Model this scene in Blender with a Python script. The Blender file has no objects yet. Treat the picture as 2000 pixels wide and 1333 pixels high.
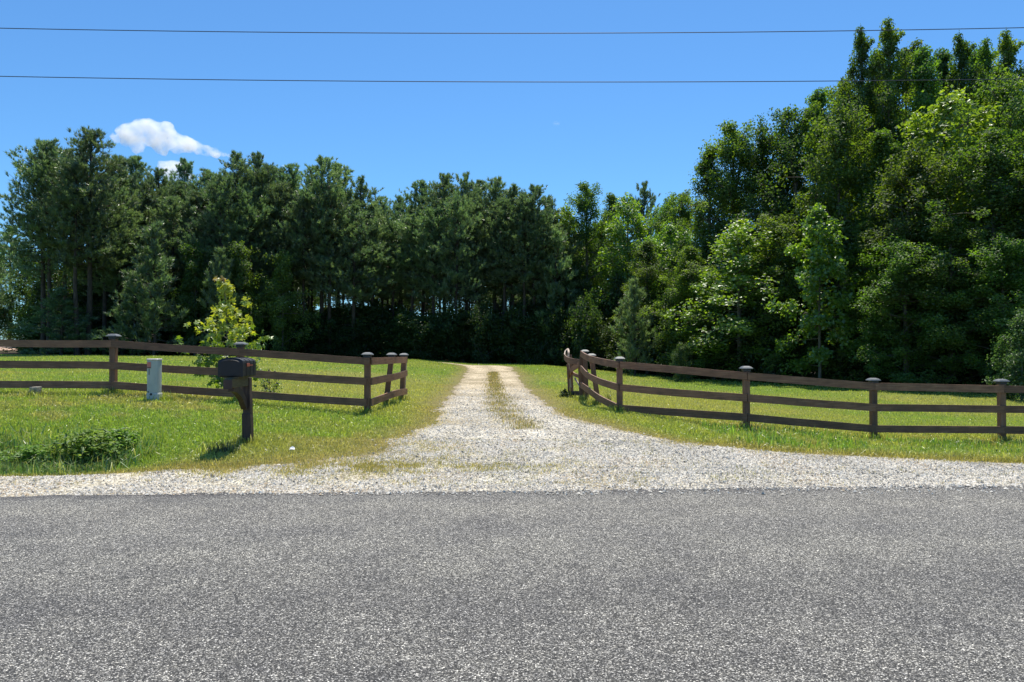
import bpy, math, random
import numpy as np
R = math.radians
rng = np.random.default_rng(7)
random.seed(7)
sc = bpy.context.scene
COL = sc.collection
F = 1444.4; EYE = 1.55; HY = 686.0
EL, AZ = R(67), R(10)                      # sun height, and degrees right of straight ahead

def P(px, py, D):                          # a measured point: picture bearing + distance ahead -> metres
    return np.array([(px-1000)/F*D, D, EYE+(HY-py)/F*D])

# ------------------------------------------------------------------ helpers
def link(o, parent=None):
    COL.objects.link(o)
    if parent is not None: o.parent = parent
    return o
def tag(o, label=None, cat=None, group=None, kind=None):
    if label: o['label'] = label
    if cat: o['category'] = cat
    if group: o['group'] = group
    if kind: o['kind'] = kind
    return o
def empty(name, loc=(0,0,0), rz=0):
    o = bpy.data.objects.new(name, None); o.empty_display_size = .2
    o.location = loc; o.rotation_euler = (0,0,rz)
    return link(o)

class G:
    """collects vertex / face arrays, builds ONE mesh"""
    def __init__(s): s.v=[]; s.f=[]; s.n=0; s.a=[]
    def add(s, v, f, a=None):
        v = np.asarray(v, float).reshape(-1,3); f = np.asarray(f, int)
        s.v.append(v); s.f.append(f+s.n); s.n += len(v)
        s.a.append(np.zeros(len(v)) if a is None else np.asarray(a, float)); return s
    def mesh(s, name, mat, smooth=False, col=None):
        me = bpy.data.meshes.new(name)
        V = np.concatenate(s.v)
        loops = np.concatenate([f.ravel() for f in s.f])
        tot = np.concatenate([np.full(len(f), f.shape[1]) for f in s.f])
        start = np.concatenate([[0], np.cumsum(tot)[:-1]])
        me.vertices.add(len(V)); me.vertices.foreach_set('co', V.astype(np.float32).ravel())
        me.loops.add(len(loops)); me.loops.foreach_set('vertex_index', loops.astype(np.int32))
        me.polygons.add(len(tot)); me.polygons.foreach_set('loop_start', start.astype(np.int32))
        me.polygons.foreach_set('use_smooth', np.full(len(tot), smooth))
        me.update(calc_edges=True)
        at = me.attributes.new('rnd', 'FLOAT', 'POINT'); at.data.foreach_set('value', np.concatenate(s.a).astype(np.float32))
        if col is not None:
            ca = me.attributes.new('col', 'FLOAT_COLOR', 'POINT')
            c4 = np.ones((len(V),4), np.float32); c4[:,:3] = col; ca.data.foreach_set('color', c4.ravel())
        if mat: me.materials.append(mat)
        me.validate(); return me
    def obj(s, name, mat, parent=None, smooth=False, col=None):
        return link(bpy.data.objects.new(name, s.mesh(name, mat, smooth, col)), parent)

def tube(g, pts, rad, n=6, a=0., cap=True):
    pts = np.asarray(pts, float); rad = np.broadcast_to(rad, (len(pts),))
    t = np.gradient(pts, axis=0); t /= np.linalg.norm(t, axis=1, keepdims=True)+1e-9
    up = np.where(np.abs(t[:,2:3])>.9, np.array([[1.,0,0]]), np.array([[0,0,1.]]))
    up = up[0:1].repeat(len(pts),0)
    u = np.cross(t, up); u /= np.linalg.norm(u, axis=1, keepdims=True)+1e-9
    w = np.cross(t, u)
    th = np.arange(n)/n*2*math.pi
    v = pts[:,None]+rad[:,None,None]*(np.cos(th)[None,:,None]*u[:,None]+np.sin(th)[None,:,None]*w[:,None])
    k = len(pts); i = np.arange(k-1)[:,None]*n; j = np.arange(n)[None]; j2=(j+1)%n
    f = np.stack([i+j, i+j2, i+n+j2, i+n+j], -1).reshape(-1,4)
    g.add(v.reshape(-1,3), f, np.full(k*n, a))
    return g
def box(g, c, s, rz=0, bev=0.0, a=0., shear=(0,0)):
    c=np.asarray(c,float); hx,hy,hz = np.asarray(s,float)/2
    b=bev
    if b<=0:
        prof=[(-hx,-hy),(hx,-hy),(hx,hy),(-hx,hy)]
        lv=[(-hz,0),(hz,0)]
    else:
        prof=[(-hx+b,-hy),(hx-b,-hy),(hx,-hy+b),(hx,hy-b),(hx-b,hy),(-hx+b,hy),(-hx,hy-b),(-hx,-hy+b)]
        lv=[(-hz,b),(-hz+b,0),(hz-b,0),(hz,b)]
    n=len(prof); v=[]
    for z,ins in lv:
        for x,y in prof:
            v.append((x*(1-ins/max(hx,1e-6)), y*(1-ins/max(hy,1e-6)), z))
    v=np.array(v); cz,sz=math.cos(rz),math.sin(rz)
    v[:,0]+=shear[0]*(v[:,2]+hz); v[:,1]+=shear[1]*(v[:,2]+hz)
    v=np.stack([v[:,0]*cz-v[:,1]*sz, v[:,0]*sz+v[:,1]*cz, v[:,2]],1)+c
    f=[]
    base=g.n; g.add(v, np.zeros((0,4),int), np.full(len(v),a))
    for L in range(len(lv)-1):
        for k in range(n):
            f.append((L*n+k, L*n+(k+1)%n, (L+1)*n+(k+1)%n, (L+1)*n+k))
    g.f.append(np.array(f)+base)
    g.f.append(np.array([list(range(n))[::-1]])+base)
    g.f.append(np.array([[ (len(lv)-1)*n+k for k in range(n)]])+base)
    return g
def loft(g, rings, a=0., caps=True):
    """rings: list of equal-length loops"""
    n=len(rings[0]); v=np.array(rings,float).reshape(-1,3); k=len(rings)
    i=np.arange(k-1)[:,None]*n; j=np.arange(n)[None]; j2=(j+1)%n
    base=g.n
    g.add(v, np.stack([i+j,i+j2,i+n+j2,i+n+j],-1).reshape(-1,4), np.full(len(v),a))
    if caps:
        g.f.append(np.array([list(range(n))[::-1]])+base); g.f.append(np.array([[(k-1)*n+q for q in range(n)]])+base)
    return g
def board(g, pts, h=.142, t=.034, lean=None, a=None):
    """a fence board on edge following pts (board centre line)"""
    pts=np.asarray(pts,float); tt=np.gradient(pts,axis=0) if len(pts)>2 else np.repeat((pts[1]-pts[0])[None],2,0)
    nrm=np.stack([tt[:,1],-tt[:,0],np.zeros(len(pts))],1); nrm/=np.linalg.norm(nrm,axis=1,keepdims=True)+1e-9
    up=np.array([0,0,1.])[None].repeat(len(pts),0)
    if lean is not None:
        up=up+np.asarray(lean); up/=np.linalg.norm(up,axis=1,keepdims=True)
    rings=[[p-n*t/2-u*h/2, p+n*t/2-u*h/2, p+n*t/2+u*h/2, p-n*t/2+u*h/2] for p,n,u in zip(pts,nrm,up)]
    return loft(g, rings, random.random() if a is None else a)
def spline(pts, n=14):
    pts=np.asarray(pts,float); k=len(pts); t=np.arange(k)
    out=[]
    P_=np.vstack([2*pts[0]-pts[1],pts,2*pts[-1]-pts[-2]])
    for i in range(k-1):
        p0,p1,p2,p3=P_[i:i+4]
        m=n if i<k-2 else n+1
        for s in np.arange(m)/n:
            out.append(.5*((2*p1)+(-p0+p2)*s+(2*p0-5*p1+4*p2-p3)*s*s+(-p0+3*p1-3*p2+p3)*s**3))
    return np.array(out)

# value noise, for shapes and for colours that belong to the ground
def vnoise(x, y, s, seed=0):
    x=np.asarray(x)/s+1000; y=np.asarray(y)/s+1000
    xi=np.floor(x).astype(np.int64); yi=np.floor(y).astype(np.int64); fx=x-xi; fy=y-yi
    fx=fx*fx*(3-2*fx); fy=fy*fy*(3-2*fy)
    def h(a,b):
        q=(a*374761393+b*668265263+seed*974634777)&0xffffffff
        q=((q^(q>>13))*1274126177)&0xffffffff
        return ((q^(q>>16))&0xffff)/65535.
    return (h(xi,yi)*(1-fx)+h(xi+1,yi)*fx)*(1-fy)+(h(xi,yi+1)*(1-fx)+h(xi+1,yi+1)*fx)*fy

# ------------------------------------------------------------------ terrain
def edge(x): return 8.2+.0575*np.clip(x,-14,14)
def ground(x, y):
    x=np.asarray(x,float); y=np.asarray(y,float)
    yy=y-.0575*np.clip(x,-14,14)*np.clip((14-y)/5,0,1)
    c=np.interp(yy,[-1e4,8.1,8.8,9.5,11,13,14.4,18,30,45,62,100,3000],[-.03,-.03,.01,.05,.14,.25,.31,.34,.5,.62,.6,.7,2.])
    s=np.interp(x,[-60,-40,-20,-7.8,-6.5,-5.3,-2.8,0,2.2,4.4,7,9.5,20,60],[.8,.68,.58,.39,.35,.24,.04,0,-.02,-.22,-.46,-.5,-.58,-.5])
    w=np.clip((yy-8.8)/4.6,0,1); w=w*w*(3-2*w)
    far=np.clip((y-58)/13,0,1)*np.clip((-x-35)/5,0,1)*.8
    ditch=-.24*np.exp(-((yy-10.1)/.55)**2)*np.clip((-x-4.3)/1.2,0,1)
    rough=(vnoise(x,y,1.3,3)-.5)*.05*np.clip((yy-9.3)/2,0,1)
    return c+s*w+far+ditch+rough
LY=[7.5, 8.75, 8.85, 9.02, 9.25, 9.52, 9.8,10.25,11, 12.15,13, 14.4,17, 21.3,30, 38, 43, 45, 46.5, 48, 49.4]
LX=[-60, -60, -30, -6.4, -4.3,-3.4,-2.6,-1.95,-1.64,-1.68,-1.33,-1.42,-1.53,-1.62,-1.93,-2.24,-2.6,-3.0,-3.6,-5,-9]
RY=[7.5, 9.6, 9.75, 9.9, 10.7, 11.3, 12.6, 14.3, 17, 21, 28, 38, 43, 45, 46.5, 48, 49.4]
RX=[60,  60,  30,  7.2, 4.8,  2.75, 1.73, 1.03,.74, .52, .27, .08,-.1,-.4,-1.5, -4.5,-10]
def gl(y): return np.interp(y,LY,LX)
def gr(y): return np.interp(y,RY,RX)
def gravel_d(x,y):
    """signed metres inside (+) / outside (-) the gravel"""
    n=(vnoise(x,y,.8,5)-.5)*.5+(vnoise(x,y,.25,6)-.5)*.22
    d=np.minimum(x-gl(y), gr(y)-x)
    # near the road the borders run almost level: measure across them instead
    return np.clip(d,-6,6)*np.where(y<11.5,.45,1.)+n*np.where(y<11.5,.55,.45)

# ------------------------------------------------------------------ materials
def nt(name):
    m=bpy.data.materials.new(name); m.use_nodes=True; t=m.node_tree; t.nodes.clear()
    out=t.nodes.new('ShaderNodeOutputMaterial'); return m,t,out
class N:
    def __init__(s,t): s.t=t
    def __call__(s,kind,**kw):
        n=s.t.nodes.new('ShaderNode'+kind)
        for k,v in kw.items():
            if k.startswith('_'): setattr(n,k[1:],v)
            else:
                key=k.replace('_',' ')
                n.inputs[key].default_value=v
        return n
    def l(s,a,b): s.t.links.new(a,b)
def ramp(n,t,stops):
    r=n('ValToRGB'); e=r.color_ramp.elements
    while len(e)<len(stops): e.new(.5)
    for el,(p,c) in zip(e,stops): el.position=p; el.color=(*c,1)
    return r
def leafmat(name, stops, tr=1.7, trc=(1.,1.15,.35), gloss=.12, rough=.45, vary=.25, fac=.5):
    m,t,out=nt(name); n=N(t)
    at=n('Attribute',_attribute_name='rnd'); oi=n('ObjectInfo')
    r=ramp(n,t,stops); n.l(at.outputs['Fac'],r.inputs[0])
    hs=n('HueSaturation'); n.l(r.outputs[0],hs.inputs['Color'])
    mr=n('MapRange'); mr.inputs['To Min'].default_value=1-vary; mr.inputs['To Max'].default_value=1+vary
    n.l(oi.outputs['Random'],mr.inputs['Value']); n.l(mr.outputs[0],hs.inputs['Value'])
    mh=n('MapRange'); mh.inputs['To Min'].default_value=.485; mh.inputs['To Max'].default_value=.515
    w=n('Math',_operation='FRACT'); w2=n('Math',_operation='MULTIPLY'); w2.inputs[1].default_value=7.31
    n.l(oi.outputs['Random'],w2.inputs[0]); n.l(w2.outputs[0],w.inputs[0]); n.l(w.outputs[0],mh.inputs['Value']); n.l(mh.outputs[0],hs.inputs['Hue'])
    df=n('BsdfDiffuse'); n.l(hs.outputs[0],df.inputs['Color'])
    mx=n('Mix',_data_type='RGBA',_blend_type='MULTIPLY'); mx.inputs[0].default_value=1
    n.l(hs.outputs[0],mx.inputs[6]); mx.inputs[7].default_value=(trc[0]*tr,trc[1]*tr,trc[2]*tr,1)
    tl=n('BsdfTranslucent'); n.l(mx.outputs[2],tl.inputs['Color'])
    ms=n('MixShader',Fac=fac); n.l(df.outputs[0],ms.inputs[1]); n.l(tl.outputs[0],ms.inputs[2])
    gs=n('BsdfGlossy',Roughness=rough); gs.inputs['Color'].default_value=(.9,.95,.9,1)
    lw=n('Fresnel',IOR=1.4)
    m2=n('MixShader',Fac=gloss*.5)
    n.l(ms.outputs[0],m2.inputs[1]); n.l(gs.outputs[0],m2.inputs[2]); n.l(m2.outputs[0],out.inputs[0])
    return m
def simple(name, col, rough=.6, metal=0., noise=None, bump=0.):
    m,t,out=nt(name); n=N(t)
    p=n('BsdfPrincipled',Roughness=rough,Metallic=metal); n.l(p.outputs[0],out.inputs[0])
    p.inputs['Base Color'].default_value=(*col,1)
    if noise:
        sc_,amt=noise
        tc=n('TexCoord'); nz=n('TexNoise',Scale=sc_,Detail=6.); n.l(tc.outputs['Object'],nz.inputs['Vector'])
        r=ramp(n,t,[(.3,tuple(c*(1-amt) for c in col)),(.7,tuple(min(1,c*(1+amt)) for c in col))])
        n.l(nz.outputs[0],r.inputs[0]); n.l(r.outputs[0],p.inputs['Base Color'])
        if bump:
            b=n('Bump',Strength=bump,Distance=.01); n.l(nz.outputs[0],b.inputs['Height']); n.l(b.outputs[0],p.inputs['Normal'])
    return m

M={}
M['hard'] =leafmat('hardwood_leaves',[(0,(.040,.080,.016)),(.5,(.078,.130,.024)),(.9,(.125,.180,.034)),(1,(.17,.22,.06))],tr=2.3,trc=(1.15,1.2,.3),gloss=.08,rough=.55,vary=.28)
M['lime'] =leafmat('young_leaves',[(0,(.07,.13,.02)),(.5,(.12,.20,.028)),(1,(.20,.29,.045))],tr=2.2,trc=(1.1,1.1,.3),gloss=.15,vary=.1)
M['pale'] =leafmat('pale_leaves',[(0,(.05,.09,.03)),(.5,(.085,.14,.048)),(1,(.14,.21,.08))],tr=1.7,trc=(1.,1.1,.5),gloss=.07,vary=.1)
M['pine'] =leafmat('pine_needles',[(0,(.046,.086,.042)),(.5,(.092,.142,.060)),(.9,(.158,.208,.088)),(1,(.20,.225,.11))],tr=2.4,trc=(1.03,1.1,.65),gloss=.2,vary=.28,fac=.45)
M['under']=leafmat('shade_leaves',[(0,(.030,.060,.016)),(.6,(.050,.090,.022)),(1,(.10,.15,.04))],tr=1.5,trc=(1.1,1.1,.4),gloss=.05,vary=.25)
M['weed'] =leafmat('weed_leaves',[(0,(.14,.24,.05)),(.5,(.20,.31,.07)),(1,(.28,.37,.11))],tr=1.5,trc=(1.1,1.1,.5),gloss=.03,vary=0)
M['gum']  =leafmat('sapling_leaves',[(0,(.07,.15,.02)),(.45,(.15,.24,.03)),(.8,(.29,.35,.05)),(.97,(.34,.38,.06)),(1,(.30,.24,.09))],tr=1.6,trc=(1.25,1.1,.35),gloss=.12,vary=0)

def barkmat(name, a, b):
    m,t,out=nt(name); n=N(t)
    tc=n('TexCoord'); mp=n('Mapping'); mp.inputs['Scale'].default_value=(9,9,1.6)
    n.l(tc.outputs['Object'],mp.inputs[0])
    nz=n('TexNoise',Scale=1.5,Detail=7.); n.l(mp.outputs[0],nz.inputs['Vector'])
    r=ramp(n,t,[(.32,a),(.68,b)]); n.l(nz.outputs[0],r.inputs[0])
    p=n('BsdfPrincipled',Roughness=.9); n.l(r.outputs[0],p.inputs['Base Color'])
    bp=n('Bump',Strength=.6,Distance=.03); n.l(nz.outputs[0],bp.inputs['Height']); n.l(bp.outputs[0],p.inputs['Normal'])
    n.l(p.outputs[0],out.inputs[0]); return m
M['pbark']=barkmat('pine_bark',(.035,.026,.020),(.10,.075,.058))
M['hbark']=barkmat('grey_bark',(.07,.06,.048),(.20,.18,.15))

def woodmat(name, a, b, c, scale=(3,3,60)):
    m,t,out=nt(name); n=N(t)
    tc=n('TexCoord'); at=n('Attribute',_attribute_name='rnd')
    ad=n('VectorMath',_operation='ADD'); cb=n('CombineXYZ')
    n.l(at.outputs['Fac'],cb.inputs[0]); n.l(at.outputs['Fac'],cb.inputs[1])
    sc_=n('VectorMath',_operation='SCALE'); sc_.inputs['Scale'].default_value=17.
    n.l(cb.outputs[0],sc_.inputs[0]); n.l(tc.outputs['Object'],ad.inputs[0]); n.l(sc_.outputs[0],ad.inputs[1])
    mp=n('Mapping'); mp.inputs['Scale'].default_value=scale; n.l(ad.outputs[0],mp.inputs[0])
    nz=n('TexNoise',Scale=1.,Detail=6.,Roughness=.65); n.l(mp.outputs[0],nz.inputs['Vector'])
    n2=n('TexNoise',Scale=2.3,Detail=5.,Roughness=.7); n.l(ad.outputs[0],n2.inputs['Vector'])
    r=ramp(n,t,[(.3,a),(.55,b),(.8,c)]); n.l(nz.outputs[0],r.inputs[0])
    r2=ramp(n,t,[(.3,(.62,.6,.6)),(.62,(1.1,1.05,1.)),(.78,(1.5,1.5,1.5))]); n.l(n2.outputs[0],r2.inputs[0])
    mx=n('Mix',_data_type='RGBA',_blend_type='MULTIPLY'); mx.inputs[0].default_value=1
    n.l(r.outputs[0],mx.inputs[6]); n.l(r2.outputs[0],mx.inputs[7])
    hs=n('HueSaturation'); mr=n('MapRange'); mr.inputs['To Min'].default_value=.75; mr.inputs['To Max'].default_value=1.25
    n.l(at.outputs['Fac'],mr.inputs['Value']); n.l(mr.outputs[0],hs.inputs['Value']); n.l(mx.outputs[2],hs.inputs['Color'])
    p=n('BsdfPrincipled',Roughness=.62); n.l(hs.outputs[0],p.inputs['Base Color'])
    bp=n('Bump',Strength=.5,Distance=.006); n.l(nz.outputs[0],bp.inputs['Height']); n.l(bp.outputs[0],p.inputs['Normal'])
    n.l(p.outputs[0],out.inputs[0]); return m
M['rail']=woodmat('stained_boards',(.14,.062,.034),(.255,.128,.073),(.37,.23,.155))
M['post']=woodmat('stained_posts',(.14,.066,.038),(.215,.110,.064),(.29,.175,.115),(40,40,2))
M['raw'] =woodmat('faded_boards',(.30,.22,.16),(.48,.37,.28),(.62,.52,.42),(3,3,50))
M['mpost']=woodmat('weathered_mailbox_wood',(.035,.022,.018),(.075,.045,.036),(.14,.09,.07),(30,30,2))
M['marm']=woodmat('lit_greenish_wood',(.06,.055,.03),(.11,.10,.055),(.16,.15,.10),(6,6,40))  # mailbox arm: its lit, greenish look is put into a lighter wood colour
M['cap'] =simple('pewter_cap',(.135,.145,.145),.5,.2,(30,.15))
M['capd']=simple('cap_collar',(.03,.03,.032),.5)
M['plas']=simple('black_plastic',(.008,.009,.011),.58,0,(25,.3))
M['flag']=simple('orange_flag',(.36,.09,.05),.5)
M['ped'] =simple('grey_green_pedestal',(.46,.47,.43),.5,0,(6,.08))
M['pedl']=simple('pedestal_lid',(.52,.47,.44),.45,0,(14,.12))
M['stick']=simple('faded_red_sticker',(.62,.20,.15),.5)
M['ink'] =simple('black_ink',(.03,.03,.035),.6)
M['conc']=simple('weathered_concrete',(.30,.27,.21),.9,0,(22,.35),.6)
M['paper']=simple('white_litter',(.85,.85,.85),.6)
M['wire']=simple('wire_sheath',(.03,.04,.06),.5)

def groundmat():
    m,t,out=nt('lawn_soil'); n=N(t)
    tc=n('TexCoord'); at=n('Attribute',_attribute_name='col')
    nz=n('TexNoise',Scale=9.,Detail=8.,Roughness=.75); n.l(tc.outputs['Object'],nz.inputs['Vector'])
    r=ramp(n,t,[(.25,(.45,.45,.4)),(.5,(1,1,1)),(.8,(1.6,1.55,1.3))]); n.l(nz.outputs[0],r.inputs[0])
    mx=n('Mix',_data_type='RGBA',_blend_type='MULTIPLY'); mx.inputs[0].default_value=1
    n.l(at.outputs['Color'],mx.inputs[6]); n.l(r.outputs[0],mx.inputs[7])
    p=n('BsdfPrincipled',Roughness=.95); p.inputs['Specular IOR Level'].default_value=.1
    n.l(mx.outputs[2],p.inputs['Base Color'])
    bp=n('Bump',Strength=.6,Distance=.04); n.l(nz.outputs[0],bp.inputs['Height']); n.l(bp.outputs[0],p.inputs['Normal'])
    n.l(p.outputs[0],out.inputs[0]); return m
def bladesmat():
    m,t,out=nt('grass_blades'); n=N(t)
    at=n('Attribute',_attribute_name='col')
    df=n('BsdfDiffuse'); n.l(at.outputs['Color'],df.inputs[0])
    mx=n('Mix',_data_type='RGBA',_blend_type='MULTIPLY'); mx.inputs[0].default_value=1
    n.l(at.outputs['Color'],mx.inputs[6]); mx.inputs[7].default_value=(1.75,1.62,.85,1)
    tl=n('BsdfTranslucent'); n.l(mx.outputs[2],tl.inputs[0])
    ms=n('MixShader',Fac=.45); n.l(df.outputs[0],ms.inputs[1]); n.l(tl.outputs[0],ms.inputs[2])
    gs=n('BsdfGlossy',Roughness=.4); gs.inputs[0].default_value=(1,1,1,1)
    m2=n('MixShader',Fac=.05); n.l(ms.outputs[0],m2.inputs[1]); n.l(gs.outputs[0],m2.inputs[2]); n.l(m2.outputs[0],out.inputs[0])
    return m
def gravelmat():
    m,t,out=nt('crushed_limestone'); n=N(t)
    tc=n('TexCoord'); at=n('Attribute',_attribute_name='col')
    vo=n('TexVoronoi',Scale=34.,Randomness=1.); n.l(tc.outputs['Object'],vo.inputs['Vector'])
    sp=n('SeparateColor'); n.l(vo.outputs['Color'],sp.inputs[0])
    r=ramp(n,t,[(0,(.34,.33,.31)),(.25,(.72,.71,.68)),(.6,(1,1,.98)),(1,(1.3,1.3,1.28))]); n.l(sp.outputs[0],r.inputs[0])
    vd=ramp(n,t,[(.0,(1,1,1)),(.55,(.95,.95,.95)),(.85,(.4,.38,.36))]); n.l(vo.outputs['Distance'],vd.inputs[0])
    nz=n('TexNoise',Scale=1.4,Detail=7.,Roughness=.7); n.l(tc.outputs['Object'],nz.inputs['Vector'])
    r3=ramp(n,t,[(.3,(.62,.58,.48)),(.6,(1.15,1.14,1.1))]); n.l(nz.outputs[0],r3.inputs[0])
    prev=at.outputs['Color']
    for q in (r,vd,r3):
        mx=n('Mix',_data_type='RGBA',_blend_type='MULTIPLY'); mx.inputs[0].default_value=1
        n.l(prev,mx.inputs[6]); n.l(q.outputs[0],mx.inputs[7]); prev=mx.outputs[2]
    p=n('BsdfPrincipled',Roughness=.85); n.l(prev,p.inputs['Base Color'])
    bp=n('Bump',Strength=.8,Distance=.02,_invert=True); n.l(vo.outputs['Distance'],bp.inputs['Height']); n.l(bp.outputs[0],p.inputs['Normal'])
    n.l(p.outputs[0],out.inputs[0]); return m
def pebblemat():
    m,t,out=nt('limestone_chips'); n=N(t)
    at=n('Attribute',_attribute_name='rnd')
    r=ramp(n,t,[(0,(.10,.095,.085)),(.2,(.34,.31,.26)),(.5,(.60,.555,.47)),(.85,(.82,.77,.67)),(1,(.50,.38,.24))]); n.l(at.outputs['Fac'],r.inputs[0])
    p=n('BsdfPrincipled',Roughness=.8); n.l(r.outputs[0],p.inputs['Base Color']); n.l(p.outputs[0],out.inputs[0]); return m
def asphaltmat():
    m,t,out=nt('chip_seal_asphalt'); n=N(t)
    tc=n('TexCoord')
    vo=n('TexVoronoi',Scale=145.); n.l(tc.outputs['Object'],vo.inputs['Vector'])
    sp=n('SeparateColor'); n.l(vo.outputs['Color'],sp.inputs[0])
    r=ramp(n,t,[(0,(.030,.029,.028)),(.35,(.082,.079,.073)),(.62,(.190,.185,.172)),(.85,(.41,.40,.37)),(1,(.86,.84,.79))]); n.l(sp.outputs[0],r.inputs[0])
    vd=ramp(n,t,[(0,(1.15,1.15,1.15)),(.45,(1,1,1)),(.8,(.25,.25,.27))]); n.l(vo.outputs['Distance'],vd.inputs[0])
    nz=n('TexNoise',Scale=1.3,Detail=7.,Roughness=.68); n.l(tc.outputs['Object'],nz.inputs['Vector'])
    r3=ramp(n,t,[(.3,(.76,.75,.76)),(.65,(1.2,1.18,1.13))]); n.l(nz.outputs[0],r3.inputs[0])
    nf=n('TexNoise',Scale=14.,Detail=6.,Roughness=.8); n.l(tc.outputs['Object'],nf.inputs['Vector'])
    r5=ramp(n,t,[(.3,(.72,.72,.74)),(.7,(1.25,1.25,1.22))]); n.l(nf.outputs[0],r5.inputs[0])
    # worn wheel paths and the unworn tar-dark strip along the edge (run with the road)
    sx=n('SeparateXYZ'); n.l(tc.outputs['Object'],sx.inputs[0])
    mu=n('Math',_operation='MULTIPLY_ADD'); n.l(sx.outputs['X'],mu.inputs[0]); mu.inputs[1].default_value=-.0575; n.l(sx.outputs['Y'],mu.inputs[2])
    wn=n('TexNoise',Scale=1.8,Detail=4.); n.l(tc.outputs['Object'],wn.inputs['Vector'])
    ma=n('Math',_operation='MULTIPLY_ADD'); n.l(wn.outputs[0],ma.inputs[0]); ma.inputs[1].default_value=.5; n.l(mu.outputs[0],ma.inputs[2])
    mr=n('MapRange'); mr.inputs['From Min'].default_value=2.; mr.inputs['From Max'].default_value=8.6; n.l(ma.outputs[0],mr.inputs['Value'])
    r4=ramp(n,t,[(0,(.62,.62,.64)),(.16,(.72,.72,.74)),(.30,(.98,.98,.98)),(.44,(.82,.82,.83)),(.60,(1.10,1.10,1.08)),(.70,(1.0,1.0,1.0)),(.86,(1.16,1.15,1.12)),(.935,(.95,.95,.95)),(.965,(.58,.57,.60))]); n.l(mr.outputs[0],r4.inputs[0])
    prev=r.outputs[0]
    v2=n('TexVoronoi',Scale=94.); n.l(tc.outputs['Object'],v2.inputs['Vector']); s2=n('SeparateColor'); n.l(v2.outputs['Color'],s2.inputs[0])
    r6=ramp(n,t,[(0,(.55,.55,.55)),(.45,(.85,.85,.85)),(.75,(1.1,1.1,1.08)),(1,(1.7,1.68,1.62))]); n.l(s2.outputs[0],r6.inputs[0])
    for q in (vd,r3,r5,r6,r4):
        mx=n('Mix',_data_type='RGBA',_blend_type='MULTIPLY'); mx.inputs[0].default_value=1
        n.l(prev,mx.inputs[6]); n.l(q.outputs[0],mx.inputs[7]); prev=mx.outputs[2]
    p=n('BsdfPrincipled',Roughness=.8); n.l(prev,p.inputs['Base Color'])
    bp=n('Bump',Strength=.9,Distance=.008,_invert=True); n.l(vo.outputs['Distance'],bp.inputs['Height']); n.l(bp.outputs[0],p.inputs['Normal'])
    n.l(p.outputs[0],out.inputs[0]); return m
M['ground']=groundmat(); M['blades']=bladesmat(); M['gravel']=gravelmat(); M['pebble']=pebblemat(); M['asphalt']=asphaltmat()

# ------------------------------------------------------------------ grass colours (belong to the turf)
def turf(x,y):
    d=gravel_d(x,y)
    a=vnoise(x,y,5,11)*.5+vnoise(x,y,1.7,12)*.3+vnoise(x,y,.5,13)*.2
    green=np.array([.25,.345,.050]); lush=np.array([.205,.345,.045]); olive=np.array([.355,.375,.09]); tan=np.array([.52,.42,.21]); dirt=np.array([.27,.22,.09])
    mid=np.exp(-((y-23)/6.5)**2)*np.where(x<-1.5,1,.55)             # drier middle of the lawn
    k=np.clip((a-.35)*2.2+mid*.75-.15,0,1)[:,None]
    c=green*(1-k)+olive*k
    l=np.clip((.5-a)*3,0,1)[:,None]*.6; c=c*(1-l)+lush*l
    dry=np.clip(1-(-d)/np.where(y<11.5,1.25,.85),0,1)[:,None]; dry=np.maximum(dry,np.clip((vnoise(x,y,2.2,15)*.6+vnoise(x,y,.4,16)*.4-.62)*4,0,.55)[:,None]*(y<16)[:,None])
    c=c*(1-dry*.85)+(tan*.55+dirt*.45)*dry*.85
    return c
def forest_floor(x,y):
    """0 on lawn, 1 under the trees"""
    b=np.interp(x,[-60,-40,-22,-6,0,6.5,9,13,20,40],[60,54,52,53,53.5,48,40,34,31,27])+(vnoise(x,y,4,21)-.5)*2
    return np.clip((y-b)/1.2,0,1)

def sheet(name, xs, ys, mat, dz=0., colf=None, keep=None, kind='structure', label=None):
    X,Y=np.meshgrid(xs,ys); Z=ground(X,Y)+dz
    V=np.stack([X.ravel(),Y.ravel(),Z.ravel()],1)
    nx=len(xs); i=(np.arange(len(ys)-1)[:,None]*nx+np.arange(nx-1)[None]).ravel()
    f=np.stack([i,i+1,i+nx+1,i+nx],1)
    if keep is not None:
        c=V[f].mean(1); f=f[keep(c[:,0],c[:,1])]
    g=G(); g.add(V,f)
    o=g.obj(name,mat,smooth=True,col=colf(V[:,0],V[:,1]) if colf else None)
    tag(o,kind=kind,label=label); return o
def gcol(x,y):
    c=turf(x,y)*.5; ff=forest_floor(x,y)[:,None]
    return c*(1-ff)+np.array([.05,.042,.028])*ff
xs=np.concatenate([[-1500,-600,-250,-120],np.linspace(-80,-16,65),np.linspace(-15.75,15.75,180),np.linspace(16,60,45),[90,200,600,1500]])
ys=np.concatenate([[-400,-60,-10,6],np.linspace(7.9,20,110),np.linspace(20.4,80,150),[95,130,200,400,900,2500]])
sheet('ground',xs,ys,M['ground'],0,gcol)

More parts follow.
